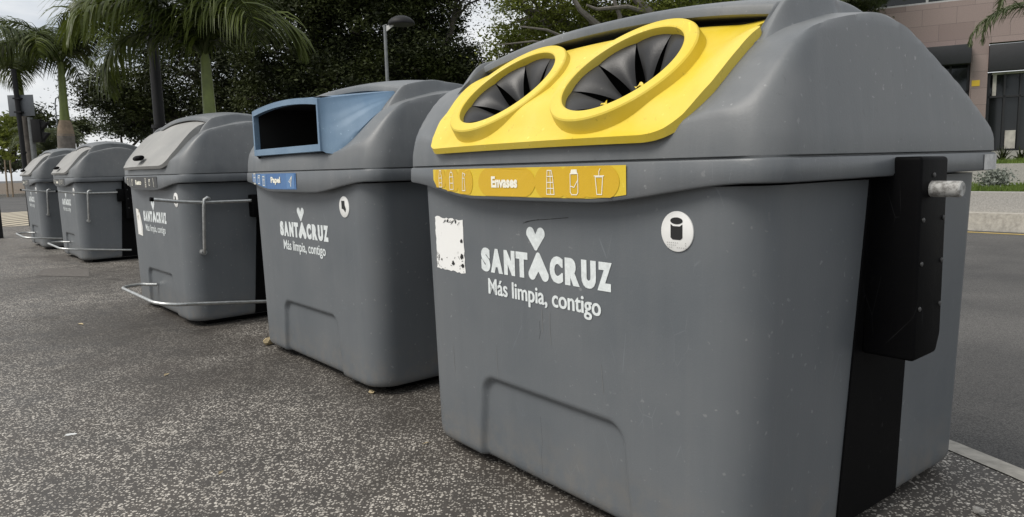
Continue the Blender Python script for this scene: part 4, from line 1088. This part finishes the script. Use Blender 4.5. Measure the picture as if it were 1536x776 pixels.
p1 = pt(91, 98, 22); palm((-13.24, 22, 0), p1, .235, .10, 2.0, fr(11), 'palm with thick grey trunk beside the farthest container', 1.12, seed=1)
p2 = pt(308, 90, 11.3); p2b = pt(313, 165, 11.3); palm((p2b.x + .02, 11.3, 0), p2, .12, .085, 1.55, [(176, 8, 0), (200, 22, 1), (150, 20, 2), (225, 5, 1), (120, 26, 0), (20, 14, 3), (45, 24, 2), (-45, 10, 3), (-85, 28, 0), (85, 30, 2), (250, 24, 0), (188, -10, 3)], 'young palm with smooth green shaft rising behind the poster waste container', .92, tan=False, seed=2)
p3 = pt(27, 112, 24); palm((p3.x + .1, 24, 0), p3, .11, .09, 1.2, fr(9, -18, 20, 15), 'slim palm at the left edge behind the road sign pole', 1.05, tan=False, seed=3)
p4 = pt(150, 20, 17); palm((p4.x, 17, 0), pt(168, -65, 17), .20, .11, 1.7, fr(13, -14, 20, 5), 'tall palm whose hanging fronds cross the top left', 1.0, seed=4) if False else None
p5 = pt(1618, 36, 19); palm((p5.x, 19, 1.0), p5, .26, .2, .3, [(a, t, k) for a, t, k in zip(range(0, 360, 26), (5, 20, -8, 12, 28, 0, -12, 16, 8, 24, -6, 14, 3, 20), range(14))], 'feathery grey-green palm at the right edge by the shop front', 1.0, FR2, False, False, seed=6)
p6 = pt(1318, 12, 27); palm((p6.x, 27, 1.0), p6, .2, .2, .3, [(a, t, k) for a, t, k in zip(range(0, 360, 30), (5, 20, -8, 12, 28, 0, -12, 16, 8, 24, -6, 14), range(12))], 'feathery palm behind the container lid by the pink building', .75, FR2, False, False, seed=8)
# low fan of palm leaves behind the traffic signal
pb = pt(72, 228, 34); palm((pb.x, 34, -.1), (pb.x, 34, pb.z - .2), .16, .16, .2, [(a, t, k) for a, t, k in zip(range(0, 360, 28), (25, 10, 40, 18, 30, 5, 45, 12, 35, 20, 8, 28, 15), range(13))], 'low bushy palm behind the traffic signal', .8, FR2, False, False, seed=9)

# ------------------------------------------------------------------ street furniture
def pole_line(u0, v0, u1, d, z0=0):
    p_ = pt(u0, v0, d); return p_
lp = pt(240, 190, 13)
lr = empty('lamp_post', (lp.x, lp.y, 0)); tag(lr, 'thick black lamp post with a collar behind the poster waste container', 'lamp post')
zc = lp.z
MB().tube([(0, 0, 0), (0, 0, .9), (0, 0, zc)], .115, 20).obj('base_column', M['pole_black'], lr)
MB().tube([(0, 0, zc - .03), (0, 0, zc + .03)], [.135, .135], 20).obj('collar', M['pole_black'], lr)
MB().tube([(0, 0, zc + .02), (0, 0, 7.4)], [.092, .075], 18).obj('pole', M['pole_black'], lr)
hd = MB(); hd.tube([(0, 0, 7.3), (.5, 0, 7.6), (1.0, 0, 7.65)], .035, 8); hd.tube([(.9, 0, 7.64), (1.2, 0, 7.66), (1.6, 0, 7.62)], [.05, .13, .06], 12); hd.obj('lamp_head', M['pole_black'], lr)

sl = pt(581, 120, 19); slz = pt(580, 38, 19).z
sr_ = empty('street_lamp', (sl.x, sl.y, 0)); tag(sr_, 'thin street lamp with black dome shade in front of the dark trees', 'street lamp')
MB().tube([(0, 0, 0), (0, 0, slz)], [.05, .04], 12).obj('pole', M['pole_grey'], sr_)
MB().tube([(0, 0, slz), (.06, 0, slz)], .02, 6).obj('bracket', M['pole_grey'], sr_)
arm = MB(); arm.add([(.03, -.02, slz - .16), (.22, -.02, slz - .02), (.22, -.02, slz + .03), (.03, -.02, slz - .02), (.03, .02, slz - .16), (.22, .02, slz - .02), (.22, .02, slz + .03), (.03, .02, slz - .02)], [(0, 1, 2, 3), (7, 6, 5, 4), (0, 4, 5, 1), (1, 5, 6, 2), (2, 6, 7, 3), (3, 7, 4, 0)]); arm.obj('arm', M['disc'], sr_)
V = []; n = 28
for r_, z in ((.33, .0), (.34, .02), (.315, .09), (.25, .15), (.15, .20), (.05, .215)):
    for k in range(n): V.append((.42 + r_ * math.cos(2 * math.pi * k / n), r_ * math.sin(2 * math.pi * k / n), slz + z))
Fc = [(i * n + k, i * n + (k + 1) % n, (i + 1) * n + (k + 1) % n, (i + 1) * n + k) for i in range(5) for k in range(n)] + [tuple(5 * n + k for k in range(n)), tuple(range(n - 1, -1, -1))]
link('lamp_shade', mesh('lamp_shade', V, Fc, 50), M['pole_black'], sr_)

sg = pt(36, 235, 20)
sgr = empty('road_sign', (sg.x, sg.y, 0)); tag(sgr, 'grey back of a rectangular road sign on a black pole at the left edge', 'road sign')
MB().tube([(0, 0, 0), (-.02, 0, 4.2)], .062, 14).obj('pole', M['pole_black'], sgr)
spz0, spz1 = pt(36, 174, 20).z, pt(36, 142, 20).z
mb = MB(); mb.box((-.32, .07, spz0), (.37, .085, spz1)); so = mb.obj('sign_plate', M['sign_back'], sgr, 30, .003)
cl = MB()
for z in (spz0 + .1, spz1 - .1): cl.box((-.09, -.075, z - .02), (.09, .068, z + .02))
cl.obj('clamps', M['pole_black'], sgr, 30)
# more of the pole's collar
MB().tube([(0, 0, 1.97), (0, 0, 2.02)], .075, 14).obj('collar', M['pole_black'], sgr)

tf = pt(49, 215, 24)
tr_ = empty('traffic_signal', (tf.x, tf.y, 0)); tag(tr_, 'traffic signal seen from behind with black hoods on a grey post', 'traffic light')
tz = pt(50, 182, 24).z
MB().tube([(0, 0, 0), (0, 0, tz + .12)], .085, 14).obj('post', M['pole_grey'], tr_)
hb_ = MB(); z0_ = pt(50, 214, 24).z; hb_.box((.10, -.16, z0_), (.40, .06, tz + .05)); hd_ = hb_.obj('signal_head', M['pole_black'], tr_, 30, .02)
for k in range(2):
    zc_ = z0_ + (tz - z0_) * (.27 + .5 * k); vz = MB(); vz.add([(.40, -.13, zc_ - .12), (.40, -.13, zc_ + .14), (.62, -.12, zc_ + .10), (.40, .04, zc_ - .12), (.40, .04, zc_ + .14), (.62, .03, zc_ + .10)], [(0, 1, 2), (3, 5, 4), (1, 4, 5, 2), (0, 2, 5, 3)]); vz.obj('visor', M['pole_black'], tr_)

bo = pt(-4, 345, 16)
br_ = empty('bollard', (bo.x, bo.y, 0)); tag(br_, 'black bollard cut by the left edge of the pavement view', 'bollard')
MB().tube([(0, 0, 0), (0, 0, 1.0)], .10, 18).obj('post', M['pole_black'], br_)
MB().tube([(0, 0, 1.0), (0, 0, 1.04), (0, 0, 1.09)], [.115, .115, .03], 18).obj('cap', M['pole_black'], br_)
tl = pt(82, 150, 60); fl_ = empty('street_lamp', (tl.x, tl.y, 0)); tag(fl_, 'faint thin curved lamp pole in the sky beside the thick palm', 'street lamp')
MB().tube([(0, 0, 0), (0, 0, tl.z - .3), (.1, 0, tl.z + .1), (.5, 0, tl.z + .35), (1.0, 0, tl.z + .25)], .05, 6).obj('pole', M['sign_back'], fl_)
# wooden stakes far left
for i, (u, lab) in enumerate(((8, 'thin pale wooden stake, left one of a pair by the far kerb'), (16, 'thin pale wooden stake, right one of a pair by the far kerb'))):
    q = pt(u, 262, 58); tag(MB().tube([(q.x, q.y, -.1), (q.x + .1, q.y, pt(u, 225, 58).z)], [.07, .05], 8).obj('stake', M['tan_shaft']), lab, 'stake', 'wooden stakes')

# ------------------------------------------------------------------ pink stone building
FO = Vector((18.16, 28.0, 0)); FE = Vector((.883, -.469, 0)); FN = Vector((-.469, -.883, 0))
bld = empty('building', FO, math.atan2(FE.y, FE.x)); tag(bld, 'pink stone building with dark shop front and black awning across the road', 'building')
# local: x along the facade, -y towards the road
def bpart(name, mat, boxes, bevel=0, parent=bld):
    mb = MB()
    for a, b in boxes: mb.box(a, b)
    return mb.obj(name, mat, parent, 30, bevel)
wall = bpart('wall', M['stone'], [((-12, 0, 5.36), (14, .5, 7.03)), ((-12, .002, .8), (-2.02, .5, 5.36)), ((-.62, .0, .8), (-.06, .5, 5.36)), ((-2.02, .004, .6), (-.62, .5, 1.3)), ((3.6, 0, .8), (14, .5, 5.36)), ((-12, .0, 8.9), (14, .5, 12)), ((-12, .6, .5), (-11.5, 14, 12))])
bpart('plinth', M['granite'], [((-12, -.12, .6), (14, -.01, 1.34))])
bpart('upper_window_band', M['glass'], [((-12, .25, 7.05), (14, .32, 8.9))])
uf = bpart('window_mullions', M['frame_pale'], [((x, .12, 7.05), (x + .09, .24, 8.9)) for x in (-5.6, -3.9, -2.2, -.7, .9, 2.5, 4.1)] + [((-12, .06, 7.031), (14, .24, 7.10))])
bpart('awning', M['awning'], [((-2.6, -.55, 4.62), (-.64, -.02, 5.33))], .03)
bpart('recess_glass', M['glass'], [((-2.02, .30, 1.3), (-.62, .36, 5.35))])
bpart('recess_frame', M['frame_dark'], [((-2.0, .22, 1.3), (-1.93, .30, 5.3)), ((-1.3, .22, 1.3), (-1.22, .30, 5.3)), ((-.70, .22, 1.3), (-.63, .30, 5.3)), ((-2.0, .22, 3.6), (-.63, .30, 3.68))])
bpart('shop_fascia', M['awning'], [((-.05, -.12, 4.30), (3.58, .2, 5.28))], .02)
bpart('shop_glass', M['glass'], [((0, .42, 1.3), (3.6, .46, 4.30))])
bpart('shop_frame', M['frame_dark'], [((-.04, .28, 1.32), (.06, .42, 4.28)), ((.50, .28, 1.32), (.56, .42, 4.28)), ((1.00, .28, 1.32), (1.06, .42, 4.28)), ((2.1, .28, 1.32), (2.16, .42, 4.28)), ((0, .28, 3.34), (3.5, .42, 3.41)), ((0, .28, 1.32), (3.5, .42, 1.40))])
bpart('pale_column', M['interior_pale'], [((.14, .27, 3.42), (.26, .41, 4.28)), ((.10, .26, 4.20), (3.4, .415, 4.285)), ((.62, .27, 1.42), (.95, .40, 2.1))])
M['yellow_sign'] = plain('yellow_notice', (.62, .42, .03), .5)
bpart('notice', M['yellow_sign'], [((-.56, -.012, 3.80), (-.30, -.003, 4.02))])
bpart('roof', M['granite'], [((-12, .5, 11.9), (14, 14, 12.1))])

# ------------------------------------------------------------------ planting along the median
def sprig(u, v, d, h, lab, seed, mat='leaf_mid', z=.54, kind='strappy plant'):
    p_ = pt(u, v, d); g2 = random.Random(seed); root = empty('plant', (p_.x, p_.y, z)); tag(root, lab, 'plant', 'plants on the grass strips')
    V, Fc = [], []
    for k in range(26):
        az = g2.uniform(0, 2 * math.pi); el = g2.uniform(.5, 1.4); L = h * g2.uniform(.6, 1.1); p0 = Vector((g2.uniform(-.1, .1), g2.uniform(-.1, .1), 0)); d_ = Vector((math.cos(az) * math.cos(el), math.sin(az) * math.cos(el), math.sin(el))); sd = Vector((-math.sin(az), math.cos(az), 0)); b = len(V)
        for q in range(4):
            w_ = .03 * (1, .9, .6, .05)[q]; V += [p0 - sd * w_, p0 + sd * w_]; d_ = (d_ + Vector((0, 0, -.22))).normalized(); p0 = p0 + d_ * L / 3
        for q in range(3): Fc.append((b + 2 * q, b + 2 * q + 1, b + 2 * q + 3, b + 2 * q + 2))
    link('blades', mesh('blades', V, Fc), M[mat], root)
sprig(1503, 240, 25.5, .6, 'dark strappy plant on the upper lawn beside the container lid', 1, 'leaf_dark', 1.0)
sprig(1530, 240, 25.5, .6, 'dark strappy plant on the upper lawn at the right edge', 2, 'leaf_dark', 1.0)
M['leaf_grey'] = leafy('silver_leaves', (.16, .18, .15), (.34, .36, .32), .2)
for i, (u, d, ru, lab) in enumerate(((1490, 15.2, 13, 'silvery shrub on the lower grass nearest the white rim patch'),)):
    bush(u, 270, d, ru, 14, M['leaf_grey'], lab, 50 + i, .07, 'shrub', 'shrub')

# grass blades on the strips that are in view
def blades(name, X0, X1, Y0_, Y1_, z, n, h, seed, mat):
    g2 = np.random.default_rng(seed); Xs = g2.uniform(X0, X1, n); Ys = g2.uniform(Y0_, Y1_, n); V = np.zeros((n, 3, 3)); ang = g2.uniform(0, 6.28, n); hh = h * g2.uniform(.5, 1.2, n)
    base = np.array([row(a, b, z) for a, b in zip(Xs, Ys)]); dx = np.stack([np.cos(ang), np.sin(ang), np.zeros(n)], 1) * .012
    V[:, 0] = base - dx; V[:, 1] = base + dx; V[:, 2] = base + np.stack([g2.normal(0, .03, n), g2.normal(0, .03, n), hh], 1)
    me = bpy.data.meshes.new(name); me.vertices.add(n * 3); me.vertices.foreach_set('co', V.ravel()); me.loops.add(n * 3); me.loops.foreach_set('vertex_index', np.arange(n * 3, dtype=np.int32)); me.polygons.add(n); me.polygons.foreach_set('loop_start', np.arange(0, n * 3, 3, dtype=np.int32)); me.update(calc_edges=True)
    tag(link(name, me, mat), kind='stuff')
M['grass_blade'] = leafy('grass_blades', (.07, .11, .02), (.16, .22, .05), .3)
blades('grass_blades', -6, 4, Y0 + .72, Y0 + 4.1, .54, 14000, .10, 61, M['grass_blade'])
blades('grass_blades', -6, 6, Y0 + 4.5, Y0 + 14, 1.0, 9000, .12, 62, M['grass_blade'])

# ------------------------------------------------------------------ litter
def crumpled(name, u, v, d, size, mat, lab, cat, seed, flat=.4):
    p_ = pt(u, v, d); bm = bmesh.new(); bmesh.ops.create_icosphere(bm, subdivisions=2, radius=1); g2 = random.Random(seed)
    for vv in bm.verts: vv.co = Vector((vv.co.x * size[0], vv.co.y * size[1], (vv.co.z + .85) * size[2])) * g2.uniform(.65, 1.15)
    o = link(name, from_bm(name, bm, 20), mat, None, (p_.x, p_.y, .0)); o.rotation_euler = (0, 0, g2.uniform(0, 3)); tag(o, lab, cat); return o
M['litter_white'] = plain('white_litter', (.62, .63, .62), .6, 0, .2, 50)
M['litter_tan'] = plain('tan_litter', (.42, .34, .20), .7, 0, .4, 60)
crumpled('scrap', 105, 653, 3.50, (.030, .012, .004), M['litter_white'], 'small pale scrap lying alone on the open pavement', 'litter', 1)
crumpled('scrap', 405, 516, 5.32, (.075, .030, .030), M['litter_tan'], 'crumpled tan wrapper stuck under the corner of the blue-slot container', 'litter', 2)
crumpled('scrap', 558, 592, 4.06, (.028, .018, .008), M['litter_tan'], 'small tan scrap by the near foot of the blue-slot container', 'litter', 3)
crumpled('pebble', 1468, 765, 2.45, (.022, .018, .012), M['granite'], 'grey pebble on the pavement by the black side plate', 'pebble', 4)
def torn(ang, rad, sz, lab, seed, k=0):
    """torn plastic lying on the flaps just inside the near round hole"""
    g2 = random.Random(seed); ex = AXX * math.cos(ang) + AT * math.sin(ang); ey = -AXX * math.sin(ang) + AT * math.cos(ang)
    c_ = c1 + ex * rad - AX * .020; V, Fc = [], []
    for i in range(5):
        for j in range(4):
            u, v_ = (i / 4 - .5) * 2 * sz, (j / 3 - .5) * 1.3 * sz
            V.append(c_ + ey * (u + g2.uniform(-.1, .1) * sz) - ex * v_ + AX * (.012 + .5 * sz * math.sin(i * 1.3 + j) * .5 + abs(v_) * .5 + g2.uniform(-.1, .1) * sz))
    for i in range(4):
        for j in range(3): Fc.append((i * 4 + j, (i + 1) * 4 + j, (i + 1) * 4 + j + 1, i * 4 + j + 1))
    b1 = A.matrix_basis
    W_ = Matrix.Translation(A.location) @ Matrix.Rotation(A.rotation_euler.z, 4, 'Z')
    o = link('plastic_scrap', mesh('plastic_scrap', [W_ @ v for v in V], Fc, 40), M['yellow']); tag(o, lab, 'litter')
torn(R(-36), .203, .013, 'larger torn yellow plastic scrap caught inside the near round hole', 3)
torn(R(-70), .206, .011, 'smaller torn yellow plastic scrap low inside the near round hole', 5)
def leaf(u, v, d, s, lab, seed):
    p_ = pt(u, v, d); g2 = random.Random(seed); V = [(-s, 0, .003), (-s * .3, s * .35, .010), (s, 0, .004), (-s * .2, -s * .35, .006)]
    o = link('dry_leaf', mesh('dry_leaf', V, [(0, 3, 2, 1)]), M['litter_tan'], None, (p_.x, p_.y, .002)); o.rotation_euler = (0, 0, g2.uniform(0, 6)); tag(o, lab, 'leaf', 'dry leaves on the pavement'); return o

leaf(203, 440, 8.35, .035, 'dry leaf in front of the pedal bar of the poster waste container', 1)
leaf(122, 492, 6.25, .045, 'dry dark leaf alone on the worn pavement left of the poster waste container', 2)
leaf(250, 560, 4.55, .030, 'dry leaf on the open pavement in front of the blue-slot container', 3)
leaf(330, 690, 2.98, .020, 'small dry leaf near the bottom edge of the pavement', 4)
leaf(640, 668, 3.25, .024, 'small dry leaf by the front corner of the yellow-panel container', 5)
